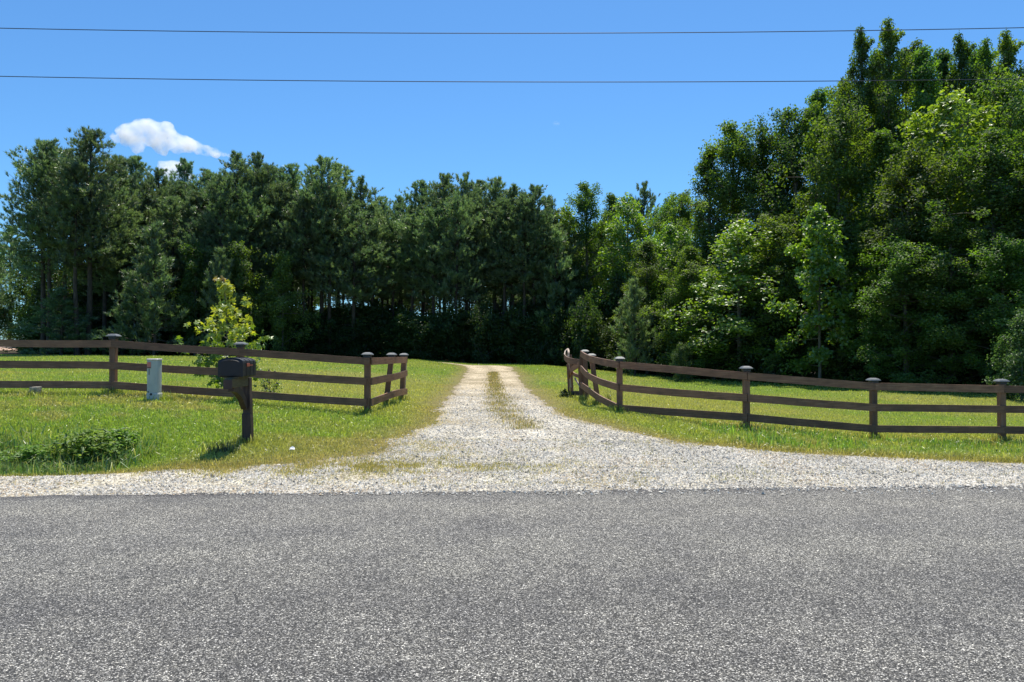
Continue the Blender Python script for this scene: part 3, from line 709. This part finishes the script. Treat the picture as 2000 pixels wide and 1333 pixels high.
def hardwood(seed,H,Rd,cb=.08,nl=30,lpc=70,leaf=.17,mat='hard',topr=.25,peak=.42,trunk_r=.16,subs=5,clump=.55,lean=0.,irr=.25):
    r=np.random.default_rng(seed); tg=G(); cg=G()
    n=9; z=np.linspace(0,H*.97,n)
    tr=np.stack([np.cumsum(r.normal(0,.012*H/8,n))+lean*z, np.cumsum(r.normal(0,.012*H/8,n)), z],1); tr[0,:2]=0
    tube(tg,tr,trunk_r*np.linspace(1,.12,n)**.9,7)
    def at(zz): return np.array([np.interp(zz,z,tr[:,0]),np.interp(zz,z,tr[:,1]),zz])
    cs=[]; az=r.uniform(0,6.28)
    lobes=r.uniform(1-irr,1+irr,9)
    for i in range(nl):
        t=cb+(.985-cb)*((i+.5)/nl)**.85; az+=2.4+r.normal(0,.35)
        tt=(t-cb)/(1-cb)
        env=np.interp(tt,[0,.12,peak,.75,.93,1],[.62,.85,1.,.72,.15+topr*1.2,topr*.45])
        L=Rd*env*r.uniform(.75,1.12)*lobes[int((az%6.283)/6.283*9)%9]
        el=np.interp(tt,[0,.4,.8,1],[.12,.45,.9,1.25])+r.normal(0,.33)
        d=np.array([math.cos(az)*math.cos(el),math.sin(az)*math.cos(el),math.sin(el)])
        z0=max(.02*H,t*H-L*math.sin(el)*.65); p0=at(z0)
        pts=[p0+d*L*s+np.array([0,0,-.10*L*s*s]) for s in (0,.35,.7,1)]
        ek=.5+.5*env
        tube(tg,pts,trunk_r*.30*np.array([1,.7,.4,.15])*min(1,L/2+.3),4)
        cs.append((pts[3],.8*ek)); 
        if L>1: cs.append((pts[2],.9*ek))
        for k in range(subs):
            s=r.uniform(.3,.98); q=p0+d*L*s+np.array([0,0,-.10*L*s*s])
            dd=r.normal(0,1,3); dd[2]=dd[2]*.85+.08; dd/=np.linalg.norm(dd)
            e=q+dd*L*.38*r.uniform(.4,1.1); tube(tg,[q,(q+e)/2+[0,0,.05],e],[.02,.014,.005],3); cs.append((e,1.*ek))
    V=[];A=[]
    for c,s in cs:
        m=int(lpc*r.uniform(.6,1.3)*s); cc=clump*r.uniform(.6,1.25)*s**.6
        d=r.normal(0,1,(m,3)); d/=np.linalg.norm(d,axis=1,keepdims=True); d*=(r.uniform(0,1,(m,1))**.45)*cc
        d[:,2]*=.95; V.append(c+d); A.append(np.clip(r.normal(.42+.16*r.normal(),.17,m),0,1))
    V=np.concatenate(V); A=np.concatenate(A); V=V[V[:,2]>.05*1]
    A=A[:len(V)]
    ctr=np.stack([np.zeros(len(V)),np.zeros(len(V)),V[:,2]],1); out=(V-ctr); out/=np.linalg.norm(out,axis=1,keepdims=True)+1e-6
    leafquads(cg,V,leaf,leaf*.72,up=.55,out=out,droop=.6,a=A)
    return dict(trunk=tg.mesh('trunk',M['hbark'],True),crown=cg.mesh('crown',M[mat]),H=H)

def pine(seed,H,Rd,cb=.42,nwh=20,trunk_r=.19,tufts=10,young=False,nn=13,nlen=.27,lean=0,dead=True):
    r=np.random.default_rng(seed); tg=G()
    n=9; z=np.linspace(0,H*.985,n); tr=np.stack([np.cumsum(r.normal(0,.03,n))+lean*z,np.cumsum(r.normal(0,.03,n)),z],1); tr[0,:2]=0
    tube(tg,tr,trunk_r*np.linspace(1,.14,n),8)
    def at(zz): return np.array([np.interp(zz,z,tr[:,0]),np.interp(zz,z,tr[:,1]),zz])
    C=[];Dn=[];A=[]; az=r.uniform(0,6)
    for i in range(nwh):
        tt=((i+.3)/nwh)**.9; t=cb+(1-cb)*tt
        env=(np.interp(tt,[0,.2,.5,.8,1],[1.,.92,.72,.42,.10]) if young else np.interp(tt,[0,.15,.4,.7,.9,1],[.8,1.0,1.,.80,.44,.10]))
        for k in range(r.integers(3,5) if tt<.9 else 3):
            az+=2.4+r.normal(0,.4); L=Rd*env*r.uniform(.55,1.15)
            el=np.interp(tt,[0,.4,.8,1],[-.05,.32,.7,1.0])+r.normal(0,.22)
            d=np.array([math.cos(az)*math.cos(el),math.sin(az)*math.cos(el),math.sin(el)])
            p0=at(max(.3,t*H-L*.35*max(el,0)+r.normal(0,.15)))
            curve=lambda s:p0+d*L*s+np.array([0,0,.13*L*s*s])
            tube(tg,[curve(0),curve(.5),curve(1)],[.035,.022,.008],4)
            nt_=max(2,int(tufts*(.12+1.25*L/Rd)))
            for q in range(nt_):
                s=1-r.random()**1.3*.7 if q else 1.
                b=curve(s); off=r.normal(0,1,3)*L*.17*(1.15-.5*s)*np.array([1,1,.6]); off[2]+=abs(off[2])*.3
                e=b+off; dn=d*.45+off/(np.linalg.norm(off)+1e-6)*.5+np.array([0,0,.85]); dn/=np.linalg.norm(dn)
                C.append(e);Dn.append(dn);A.append(np.clip(r.normal(.45,.18),0,1))
                C.append(e-dn*nlen*.75+r.normal(0,.05,3));Dn.append(dn);A.append(np.clip(r.normal(.4,.18),0,1))
    if dead:
        for i in range(14):
            az=r.uniform(0,6.28); zz=H*r.uniform(.12,cb+.03); L=r.uniform(.4,1.6)
            p0=at(zz); tube(tg,[p0,p0+[math.cos(az)*L*.6,math.sin(az)*L*.6,.05],p0+[math.cos(az)*L,math.sin(az)*L,.2*L*r.normal()]],[.022,.014,.005],3)
    C=np.array(C);Dn=np.array(Dn);A=np.array(A); C[:,2]=np.where(C[:,2]>H-.25,H-.25+(C[:,2]-H+.25)*.45,C[:,2])
    m=len(C); nd=Dn[:,None]*1.45+r.normal(0,.62,(m,nn,3)); nd/=np.linalg.norm(nd,axis=2,keepdims=True)
    ln=nlen*r.uniform(.7,1.2,(m,nn,1)); sd=np.cross(nd,r.normal(0,1,(m,nn,3))); sd/=np.linalg.norm(sd,axis=2,keepdims=True)+1e-9
    b=C[:,None]+r.normal(0,.03,(m,nn,3)); w=.022
    v=np.stack([b-sd*w*.7,b+sd*w*.7,b+nd*ln*.6+sd*w,b+nd*ln],2)
    v=np.stack([b-sd*w,b+sd*w,b+nd*ln],2).reshape(-1,3)
    cg=G(); cg.add(v,np.arange(len(v)).reshape(-1,3),np.repeat(A,nn*3))
    return dict(trunk=tg.mesh('trunk',M['pbark'],True),crown=cg.mesh('crown',M['pine']),H=H)

PV=[pine(11,17,2.7,.38,26,tufts=14),pine(12,17,2.4,.46,24,tufts=14),pine(13,16,2.9,.35,26,tufts=14,lean=.008),pine(14,18,2.2,.50,23,tufts=14,lean=-.008),pine(15,15,2.2,.42,24,tufts=13)]
YP=[pine(21,8,2.2,.06,20,.09,13,True,dead=False),pine(22,7,1.9,.08,18,.08,12,True,dead=False)]
HV=[hardwood(31,14,3.6,.05,38,125,.135,trunk_r=.2,subs=7,clump=.62),hardwood(32,15,3.0,.06,38,120,.13,trunk_r=.18,subs=7,clump=.58,peak=.35),hardwood(33,12,3.4,.04,34,130,.135,trunk_r=.16,subs=7,clump=.62,topr=.45,peak=.55),hardwood(34,17,2.8,.10,50,80,.125,trunk_r=.18,subs=8,clump=.42,topr=.2,peak=.25,irr=.45)]
LV=[hardwood(41,9,2.2,.10,26,55,.20,'lime',trunk_r=.09,subs=5,clump=.5,topr=.3,lean=.02),hardwood(42,13,3.0,.12,30,60,.19,'lime',trunk_r=.15,subs=6,clump=.6)]
PL=[hardwood(51,5,2.0,.03,22,70,.13,'pale',trunk_r=.07,subs=6,clump=.5,topr=.5)]
LV.append(hardwood(44,8,2.3,.08,26,85,.14,'hard',trunk_r=.08,subs=6,clump=.55,topr=.4))
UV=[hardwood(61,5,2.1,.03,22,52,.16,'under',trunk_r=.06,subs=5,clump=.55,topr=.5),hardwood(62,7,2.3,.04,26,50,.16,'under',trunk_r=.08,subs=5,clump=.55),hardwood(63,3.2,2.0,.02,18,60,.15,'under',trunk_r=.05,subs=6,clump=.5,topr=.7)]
def plant(name,v,x,y,h,wide,label,cat,group=None,rz=None,lean=0.,sink=.05):
    """thing > trunk, crown sharing mesh data of its kind"""
    s=h/v['H']; root=empty(name,(x,y,float(ground(x,y))-sink),random.uniform(0,6.28) if rz is None else rz)
    root.scale=(wide,wide,s); root.rotation_euler[0]=lean
    for part in ('trunk','crown'):
        c=bpy.data.objects.new(part,v[part]); link(c,root)
    return tag(root,label,cat,group)
def tree_at(name,v,px,top,D,wide,label,cat='tree',group=None,**k):
    x=(px-1000)/F*D; z=EYE+(HY-top)/F*D
    return plant(name,v,x,D,z-float(ground(x,D)),wide,label,cat,group,**k)

GP='pines along the far edge of the lawn'
pines=[
(72,275,51,2,1.0,'leftmost tall pine of the stand, limbs reaching out over open sky'),
(172,250,50,0,1.15,'tallest pine of the left stand with a thick dark trunk, just left of the cloud'),
(125,292,54,1,1.0,'pine filling in between the leftmost pine and the tallest left pine'),
(228,303,54,4,1.0,'pine on the right shoulder of the tallest left pine, by the cloud tip'),
(262,302,58,3,.95,'slim topped pine under the left part of the cloud'),
(308,330,57,0,.95,'lower pine directly under the middle of the cloud'),
(358,310,60,3,.8,'open airy pine standing against the small lower cloud'),
(405,332,56,1,.95,'pine right of the airy pine, a little lower than its right neighbour'),
(455,296,55,2,1.1,'broad pine whose top meets the right tip of the cloud'),
(505,300,56,0,1.0,'tall pine second to the right of the cloud, dense pointed top'),
(535,322,61,4,.9,'narrow pine in the small dip right of the dense pointed pine'),
(568,320,57,1,1.0,'pine halfway between the cloud and the tall middle-left peak'),
(627,304,55,0,1.05,'tall pine at the peak left of the gap in the treeline'),
(664,318,58,3,1.0,'pine on the right slope of the tall middle-left peak'),
(706,344,57,2,1.0,'last pine of the left stand before the dip in the treeline'),
(745,384,66,1,.9,'distant low pine in the dip of the treeline'),
(782,380,64,4,1.0,'small topped pine in the dip, right of the distant low pine'),
(826,352,60,1,1.0,'pine rising out of the dip at the left end of the middle stand'),
(866,338,58,0,1.0,'tall flat topped pine left of the driveway line'),
(912,337,58,2,.95,'tall pine straight above the left edge of the driveway'),
(940,350,62,3,.9,'narrow pine straight above the driveway'),
(966,344,58,4,1.0,'pine with a single spiky leader above the right track of the driveway'),
(1003,364,57,1,1.05,'pine right of the spiky leader pine, above the right side of the driveway'),
(1042,360,56,0,1.0,'last tall pine of the middle stand, knobbly top against the sky'),
(1075,388,60,4,.95,'shorter pine where the pines give way to leafy trees'),
(1262,355,62,2,.85,'lone dark pine top poking above the leafy trees at middle right'),
]
for i,(px,top,D,v,w,lab) in enumerate(pines):
    if px==72: px=84
    tree_at('pine_tree',PV[v],px,top,D,w,lab,'pine',GP)
tree_at('pine_tree',PV[2],-18,470,70,1.0,'far pine at the very left edge, beyond the dirt road, lower than the stand','pine',GP)
tree_at('pine_tree',PV[0],18,440,76,1.1,'distant rounded pine beyond the dirt road at the left edge','pine',GP)
placed=[]
NM=['the tallest left pine','the cloud tip','the airy pine','the yellow-green sapling','the mailbox','the left fence wing','the gap in the treeline','the driveway']
for i,(px,D) in enumerate([(95,50.5),(150,49),(205,52),(240,53),(285,55),(335,54),(385,54.5),(430,53),(480,54),(520,55.5),(552,55),(595,54),(645,54.5),(690,54),(725,56),(765,57),(800,56.5),(845,56),(890,55.5),(928,57),(985,56),(1022,55.5),(1058,57),(1095,58)]):
    sky=np.interp(px,[0,85,170,210,300,400,450,560,630,700,745,800,865,915,1040,1075,1140],[330,262,253,300,330,330,300,325,306,345,385,375,340,338,362,385,400])
    placed.append(((px-1000)/F*D,D))
    tree_at('pine_tree',PV[(i*2+1)%5],px,sky+rng.uniform(12,62),D,rng.uniform(.8,.98),'slim straight pine of the sunlit front row, its top just under the skyline','pine','slim front row pines')
# slim trunks deeper in the stand
k=0
while k<64:
    px=rng.uniform(150,1220); D=rng.uniform(57,84); x=(px-1000)/F*D
    if any((x-a)**2+(D-b)**2<4.5 for a,b in placed): continue
    placed.append((x,D)); k+=1
    sky=np.interp(px,[0,85,170,210,300,400,450,560,630,700,745,800,865,915,1040,1075,1140,1220],[330,262,253,300,330,330,300,325,306,345,385,375,340,338,362,385,400,400])
    tree_at('pine_tree',PV[(k*3)%5],px,sky+rng.uniform(22,75),D,rng.uniform(.72,.95),'slim dark pine deep in the shaded stand behind the front row','pine','pines deep in the stand')
k=0
while k<26:
    px=rng.uniform(520,900); D=rng.uniform(86,112)
    if any((((px-1000)/F*D)-a)**2+(D-b)**2<3 for a,b in placed): continue
    placed.append(((px-1000)/F*D,D)); k+=1
    tree_at('pine_tree',PV[(k*3)%5],px,rng.uniform(420,450),D,rng.uniform(.8,1.),'slim dark pine deep in the shaded stand behind the front row','pine','pines deep in the stand')
# young pines at the edge
for px,top,D,v,w,lab in [
(300,430,49,0,1.25,'bushy young pine foliaged to the ground, left of the sapling'),
(258,530,50,1,1.1,'shorter young pine at the left of the bushy young pine'),
(120,560,49,0,1.2,'dark young pine at the foot of the tallest left pine'),
(430,485,50,1,.95,'young pine behind the top of the yellow-green sapling'),
(525,500,54,0,.8,'young pine right of the yellow-green sapling'),
(1085,450,55,0,1.2,'young pine behind the broken gate section'),
(1240,545,43,1,.8,'grey-green young pine standing out in front of the dark middle right edge'),
(58,670,60,1,.6,'little dark evergreen at the end of the dirt road, far left')]:
    tree_at('young_pine',YP[v],px,top,D,w,lab,'pine','young pines at the edge of the stand')

# leafy trees
GH='leafy trees on the right'
for px,top,D,v,w,mt,lab in [
(1105,405,60,'L1',.9,0,'yellowish leafy tree just right of the last tall pine'),
(1145,357,58,'H0',.95,0,'rounded leafy tree, highest of the group right of the driveway'),
(1195,376,60,'H1',.9,0,'leafy tree next right of the rounded one on the skyline'),
(1225,385,55,'L1',1.1,0,'bright yellow-green tree below the lone dark pine top'),
(1300,392,57,'H2',.9,0,'leafy tree right of the lone dark pine top'),
(1335,376,54,'H0',.9,0,'leafy tree filling the notch beside the tall right wood'),
(1310,440,48,'L1',1.0,0,'soft pale green tree in front of the notch beside the right wood'),
(1265,470,46,'H1',.8,0,'dark leafy tree under the lone pine top'),
(1388,285,44,'H1',.85,0,'leafy tree forming the left corner of the tall right wood'),
(1432,240,43,'H0',1.05,0,'broad leafy tree with open top at the left shoulder of the right wood'),
(1492,252,43,'H2',1.0,0,'leafy tree right of the open topped shoulder tree'),
(1556,205,41,'H0',1.0,0,'leafy tree on the step below the tallest right trees'),
(1600,172,42,'H1',1.0,0,'tree just left of the spires of the tallest right trees'),
(1688,48,42,'H3',.85,0,'narrow spire-topped tree left of the tallest one'),
(1742,33,41,'H3',1.0,0,'tallest tree on the right, its spire touching the upper wire'),
(1805,88,40,'H1',1.05,0,'full leafy tree right of the tallest spire'),
(1886,60,42,'H3',.9,0,'slender spire second from the right edge'),
(1930,72,43,'H3',.9,0,'slender spire between its two neighbours near the right edge'),
(1975,55,41,'H3',.95,0,'slender spire at the right edge of the frame'),
(1845,92,45,'H1',1.0,0,'leafy tree behind the gap between the full tree and the slender spires'),
(1775,78,44,'H3',1.2,0,'leafy tree close behind the tallest spire on its right'),
(1912,92,46,'H1',1.1,0,'leafy tree behind the feet of the slender spires'),
(1715,95,45,'H1',.9,0,'leafy tree between the two tallest spires, a little lower than both'),
(1650,150,44,'H0',.9,0,'leafy tree on the left slope below the first spire'),
(2040,90,40,'H1',1.1,0,'tall tree cut by the right edge of the frame'),
(1640,215,37,'H2',1.05,0,'dark full tree below the spires'),
(1725,250,36,'H1',1.0,0,'leafy tree in the middle of the right wood, under the tallest spire'),
(1350,480,40,'H1',.8,0,'dark leafy tree at the left foot of the right wood'),
(1445,435,37,'L1',1.05,0,'bright mid-height tree low on the left of the right wood'),
(1395,540,39,'H2',.75,0,'low dark tree left of the bright mid-height one'),
(1520,420,37,'H0',.85,0,'dark tree behind the lime-green young tree on its left'),
(1850,185,34,'L1',1.15,0,'bright yellow-green tree in the upper right, in front of the spires'),
(1775,300,33,'H2',1.0,0,'dark bushy tree on the left flank of the bright upper right tree'),
(1985,150,34,'H2',1.05,0,'greyish full tree draped with vines at the right edge'),
(1940,255,31,'H0',.95,0,'dense tree with drooping leaves near the right edge, below the grey one'),
(2030,260,30,'H1',1.0,0,'dense dark tree at the right edge of the frame'),
(1600,402,33,'L0',.9,0,'lime-green young tree with a slim leaning trunk in front of the dark wood'),
(1690,430,34,'H1',.75,0,'dark tree right of the lime-green young tree'),
(1770,470,31,'H2',.8,0,'low broad tree above the third post of the right fence'),
(1860,430,30.5,'H0',.8,0,'low dark tree in deep shade near the right fence end'),
(1960,470,29,'H2',.75,0,'low dark tree above the last visible post of the right fence'),
]:
    src={'H':HV,'L':LV}[v[0]][int(v[1])]
    tree_at('leafy_tree',src,px,top,D,w,lab,'tree',GH,lean=0)
for px,top,D,w,lab in [(1995,612,25,.62,'pale grey-green shrub at the right edge behind the fence'),(1330,672,36,.35,'small pale shrub at the wood edge behind the right fence'),(-2,575,76,1.3,'sunlit pale tree beside the dirt road at the left edge')]:
    tree_at('shrub',PL[0],px,top,D,w,lab,'shrub')
# understory
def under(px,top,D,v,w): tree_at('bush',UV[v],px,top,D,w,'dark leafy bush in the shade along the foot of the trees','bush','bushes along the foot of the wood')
for i,px in enumerate(np.arange(80,1330,26)):
    D=np.interp(px,[0,600,1100,1330],[53.5,54,53,44])+rng.uniform(-.5,2.2)
    under(px+rng.uniform(-8,8),rng.uniform(590,650),D,2 if i%2 else 0,rng.uniform(.9,1.2))
for i,px in enumerate(np.arange(92,1300,34)):
    D=np.interp(px,[0,600,1100,1330],[55.5,57,56,48])+rng.uniform(-.5,2.)
    under(px+rng.uniform(-10,10),(rng.uniform(505,590) if px<540 or px>1040 else rng.uniform(575,635)),D,1 if i%3 else 0,rng.uniform(.8,1.15))
for i,px in enumerate(np.arange(84,1400,38)):
    under(px+rng.uniform(-10,10),(rng.uniform(570,620) if px<540 or px>1000 else rng.uniform(600,640)),rng.uniform(66,72),1,rng.uniform(1.1,1.4))
for i,px in enumerate(np.arange(120,1330,48)):
    under(px+rng.uniform(-10,10),(rng.uniform(500,570) if px<540 or px>800 else rng.uniform(565,615)),rng.uniform(76,84),1,rng.uniform(1.3,1.6))
for i,px in enumerate(np.arange(60,520,40)):
    under(px+rng.uniform(-8,8),rng.uniform(470,540),rng.uniform(56,60),1,rng.uniform(.9,1.1))
for i,px in enumerate(np.arange(1330,2100,44)):
    D=np.interp(px,[1330,1500,1700,2100],[41,36.5,33.5,28.5])+rng.uniform(-.3,.8)
    under(px+rng.uniform(-10,10),rng.uniform(560,660),D,[0,2,1][i%3],rng.uniform(.75,1.0))
for i,px in enumerate(np.arange(1340,2150,60)):
    D=np.interp(px,[1330,1500,1700,2100],[45,41,37,33])+rng.uniform(0,1)
    under(px,rng.uniform(430,520),D,1,1.2)
for px,top,D,w,v in [(395,480,51,1.0,1),(470,478,51.5,1.0,1),(545,500,52,.9,1),(610,560,53,1.,0),(860,600,52,1.,1)]:
    x=(px-1000)/F*D; 
for px,top,D,lab in [(380,478,49.5,'sunlit leafy understory tree left of the sapling top'),(468,476,49.5,'sunlit leafy understory tree right of the sapling top'),(552,492,51,'small sunlit understory tree among the slim trunks'),(905,610,52.5,'understory tree with sparkling leaves left of the driveway end')]:
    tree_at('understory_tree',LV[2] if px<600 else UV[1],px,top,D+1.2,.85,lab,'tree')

# ------------------------------------------------------------------ sweetgum sapling with star leaves
def star_leaves(g,C,S,A,up=.45):
    n=len(C); k=5
    nr=rng.normal(0,.55,(n,3))+[0,-.15,up]; nr/=np.linalg.norm(nr,axis=1,keepdims=True)
    t=rng.normal(0,1,(n,3)); t[:,2]-=.6; t-=nr*(t*nr).sum(1,keepdims=True); t/=np.linalg.norm(t,axis=1,keepdims=True); b=np.cross(nr,t)
    v=[C-t*(S*.35)[:,None]]
    for j in range(9):
        a=math.pi*(-.78+1.56*j/8); r_=(1.,.38)[j%2] if j not in (0,8) else .72
        v.append(C+(t*math.cos(a)+b*math.sin(a))*(S*r_*.62)[:,None]-nr*(S*(.12 if j%2==0 else 0))[:,None])
    v=np.stack(v,1).reshape(-1,3); i=np.arange(n)[:,None]*10
    f=np.concatenate([i+[0,q,q+1] for q in range(1,9)])
    g.add(v,f,np.repeat(A,10))
D0=16.4; sx0=(440-1000)/F*D0; sz=float(ground(sx0,D0))
sap=empty('sapling',(sx0,D0,sz))
tg=G(); lg=G(); Hs=P(440,545,D0)[2]-sz
tz=np.linspace(0,Hs,8); tp=np.stack([.05*np.sin(tz*1.6)-.0*tz,0*tz,tz],1); tube(tg,tp,np.linspace(.026,.006,8),6)
C=[];S=[];A=[]
for i in range(44):
    t=.03+.97*(i/43)**1.15; az=i*2.4+rng.normal(0,.3)
    L=np.interp(t,[0,.15,.35,.5,.6,.68,.76,.85,1],[.6,1.0,.85,.72,.6,.40,.17,.2,.08])*rng.uniform(.6,1.2)
    el=np.interp(t,[0,.5,1],[.1,.42,1.2]); d=np.array([math.cos(az)*math.cos(el),math.sin(az)*math.cos(el),math.sin(el)])
    p0=np.array([np.interp(t*Hs,tz,tp[:,0]),0,t*Hs*.97]); pts=[p0+d*L*s+[0,0,.12*L*s*s] for s in (0,.5,1)]
    tube(tg,pts,[.009,.006,.002],4)
    m=int(5+L*25)
    s=(1.06-.85*rng.random(m)**1.6)[:,None]; q=p0+d*L*s+np.array([0,0,.12*L])*s*s+rng.normal(0,.065,(m,3)); q[:,2]=np.minimum(q[:,2],Hs+.02)
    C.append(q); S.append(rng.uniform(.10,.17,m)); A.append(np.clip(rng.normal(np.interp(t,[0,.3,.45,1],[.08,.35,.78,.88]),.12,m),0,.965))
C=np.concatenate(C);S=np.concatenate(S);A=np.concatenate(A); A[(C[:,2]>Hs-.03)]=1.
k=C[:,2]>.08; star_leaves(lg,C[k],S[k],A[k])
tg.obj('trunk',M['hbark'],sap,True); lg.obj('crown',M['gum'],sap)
tag(sap,'yellow-green sapling with star shaped leaves behind the left fence and mailbox','sapling')
# low shrub right of it
x=(527-1000)/F*16.1; v=hardwood(71,.95,.42,.05,16,16,.05,'gum',trunk_r=.012,subs=4,clump=.13,topr=.6)
plant('small_shrub',v,x,16.1,.6,.8,'small feathery green shrub at the foot of the sapling, behind the left fence','shrub')
v=hardwood(72,.5,.25,.05,10,30,.05,'under',trunk_r=.01,subs=3,clump=.09,topr=.6)
plant('small_shrub',v,P(1103,770,19.4)[0],19.4,.24,.75,'tiny dark weed bush at the foot of the broken gate section','shrub')
# leafy weed in the ditch grass
M['stem']=simple('green_stems',(.08,.14,.04),.7)
v=hardwood(73,.6,.42,.1,16,13,.055,'weed',trunk_r=.008,subs=5,clump=.12,topr=.7); v['trunk'].materials[0]=M['stem']
wx=(150-1000)/F*10.0; plant('weed',v,wx,10.3,.38,1.35,'largest leafy green weed, growing out of the long grass at lower left','weed')
plant('weed',v,(62-1000)/F*10.1,10.1,.26,1.1,'low light green weed in the long grass at the very left edge','weed',rz=1.)
plant('weed',v,(232-1000)/F*10.5,10.5,.28,1.0,'low leafy weed between the largest weed and the utility pedestal','weed',rz=2.)
# dark wiry tuft by the mailbox
g=GG(); n=130; x=-4.0+rng.normal(0,.12,n); y=10.25+rng.normal(0,.06,n)
g.put(blades(x,y,.24*rng.uniform(.4,1.2,n),.008*np.ones(n),np.array([[.06,.075,.035]]).repeat(n,0),.55,2))
tag(g.obj('grass_tuft',M['blades'],col=np.concatenate(g.c)),'dark wiry tuft of grass at the left foot of the mailbox post','grass tuft',kind='stuff')
g=GG(); n=26; x=1.62*1+.5+rng.normal(0,.03,n); y=16.2+rng.normal(0,.03,n); x=x-.0
g.put(blades(x,y,.42*rng.uniform(.4,1.1,n),.014*np.ones(n),np.array([[.05,.07,.03]]).repeat(n,0),.25,2))
tag(g.obj('grass_tuft',M['blades'],col=np.concatenate(g.c)),'single tall dark weed stalk behind the curved rails of the right fence','grass tuft',kind='stuff')

# ------------------------------------------------------------------ cloud: a real body of mist far off
def cloud_mat(d):
    m,t,out=nt('cloud_mist'); n=N(t)
    pv=n('VolumePrincipled'); pv.inputs['Color'].default_value=(1,1,1,1); pv.inputs['Density'].default_value=d; pv.inputs['Anisotropy'].default_value=.35
    tc=n('TexCoord'); nz=n('TexNoise',Scale=.07,Detail=4.,Roughness=.6); n.l(tc.outputs['Object'],nz.inputs['Vector'])
    mr=n('MapRange'); mr.inputs['From Min'].default_value=.36; mr.inputs['From Max'].default_value=.62; mr.inputs['To Min'].default_value=0; mr.inputs['To Max'].default_value=d
    n.l(nz.outputs[0],mr.inputs['Value']); n.l(mr.outputs[0],pv.inputs['Density'])
    n.l(pv.outputs[0],out.inputs['Volume']); return m
CM=cloud_mat(.16)
def cloud(name,blobs,D,label,rs=1.):
    mbd=bpy.data.metaballs.new(name); mbd.resolution=3.; mbd.render_resolution=3.; mbd.threshold=.35
    k=D/F
    for px,py,r in blobs:
        e=mbd.elements.new(); p=P(px,py,D); e.co=p+np.array([0,rng.uniform(-.4,.4)*r*k,0]); e.radius=r*k*1.45*rs
    ob=bpy.data.objects.new(name+'_ball',mbd); link(ob); bpy.context.view_layer.update()
    dg=bpy.context.evaluated_depsgraph_get(); me=bpy.data.meshes.new_from_object(ob.evaluated_get(dg)); 
    bpy.data.objects.remove(ob); me.name=name; me.materials.clear(); me.materials.append(CM)
    co=np.empty(len(me.vertices)*3,np.float32); me.vertices.foreach_get('co',co); co=co.reshape(-1,3)
    nn_=np.empty(len(me.vertices)*3,np.float32); me.vertices.foreach_get('normal',nn_); nn_=nn_.reshape(-1,3)
    dn=(vnoise(co[:,0]+co[:,1]*.7,co[:,2],7,81)-.5)*7+(vnoise(co[:,0]-co[:,1]*.6,co[:,2]+co[:,1]*.3,3,82)-.5)*3
    dn+=(vnoise(co[:,0]*1.1,co[:,2]+co[:,1],1.4,83)-.5)*2.2
    co=co+nn_*dn[:,None]*.7; me.vertices.foreach_set('co',co.ravel()); me.update()
    o=bpy.data.objects.new(name,me); link(o); tag(o,label,'cloud'); return o
bl=[(222,273,9),(246,262,19),(262,252,15),(280,252,19),(298,250,17),(300,270,22),(318,254,19),(330,272,22),(262,278,18),(350,278,18),(365,282,17),(385,288,14),(400,294,12),(418,299,10),(434,301,8),(446,303,5),(216,266,6),(456,304,3),(310,288,14),(345,292,12),(240,280,10)]
cloud('cloud',bl,700.,'larger white puffy cloud drifting over the left pines')
cloud('cloud',[(338,322,15),(325,326,13),(352,335,16),(312,325,7),(335,345,18),(296,322,5),(372,345,9)],720.,'smaller white cloud mostly hidden behind the left pine tops')
CM=cloud_mat(.02)
cloud('cloud',[(1062,237.5,2.6),(1068,238,3.2),(1075,238,3.4),(1082,239,3.2),(1089,239.5,2.6)],700.,'tiny faint wisp of cloud high over the driveway',1.)

# ------------------------------------------------------------------ light, sky, camera
w=bpy.data.worlds.new('World'); sc.world=w; w.use_nodes=True; t=w.node_tree; t.nodes.clear()
sky=t.nodes.new('ShaderNodeTexSky'); sky.sky_type='NISHITA'; sky.sun_disc=False
sky.sun_elevation=EL; sky.sun_rotation=AZ; sky.altitude=200; sky.air_density=1.0; sky.dust_density=.3; sky.ozone_density=2.0
bg=t.nodes.new('ShaderNodeBackground'); bg.inputs[1].default_value=.13
ow=t.nodes.new('ShaderNodeOutputWorld'); mx=t.nodes.new('ShaderNodeMix'); mx.data_type='RGBA'; mx.blend_type='MULTIPLY'; mx.inputs[0].default_value=1; mx.inputs[7].default_value=(.385,.665,.88,1)
t.links.new(sky.outputs[0],mx.inputs[6]); t.links.new(mx.outputs[2],bg.inputs[0]); t.links.new(bg.outputs[0],ow.inputs[0])
sl=bpy.data.lights.new('sun','SUN'); sl.energy=4.6; sl.angle=R(.53); sl.color=(1,.93,.80)
so=bpy.data.objects.new('sun',sl); link(so); so.rotation_euler=(-(math.pi/2-EL),0,-AZ); so.location=(0,0,30)
cam=bpy.data.cameras.new('camera'); cam.lens=26; cam.sensor_width=36; cam.clip_end=8000; cam.clip_start=.05
co_=bpy.data.objects.new('camera',cam); link(co_); co_.location=(0,0,EYE); co_.rotation_euler=(math.pi/2+math.atan(19.5/F),0,0)
sc.camera=co_
sc.view_settings.view_transform='Standard'; sc.view_settings.look='None'; sc.view_settings.gamma=1; sc.view_settings.exposure=0.5
sc.render.engine='CYCLES'
c=sc.cycles; c.max_bounces=16; c.diffuse_bounces=3; c.transmission_bounces=4; c.glossy_bounces=2; c.volume_bounces=16; c.transparent_max_bounces=4
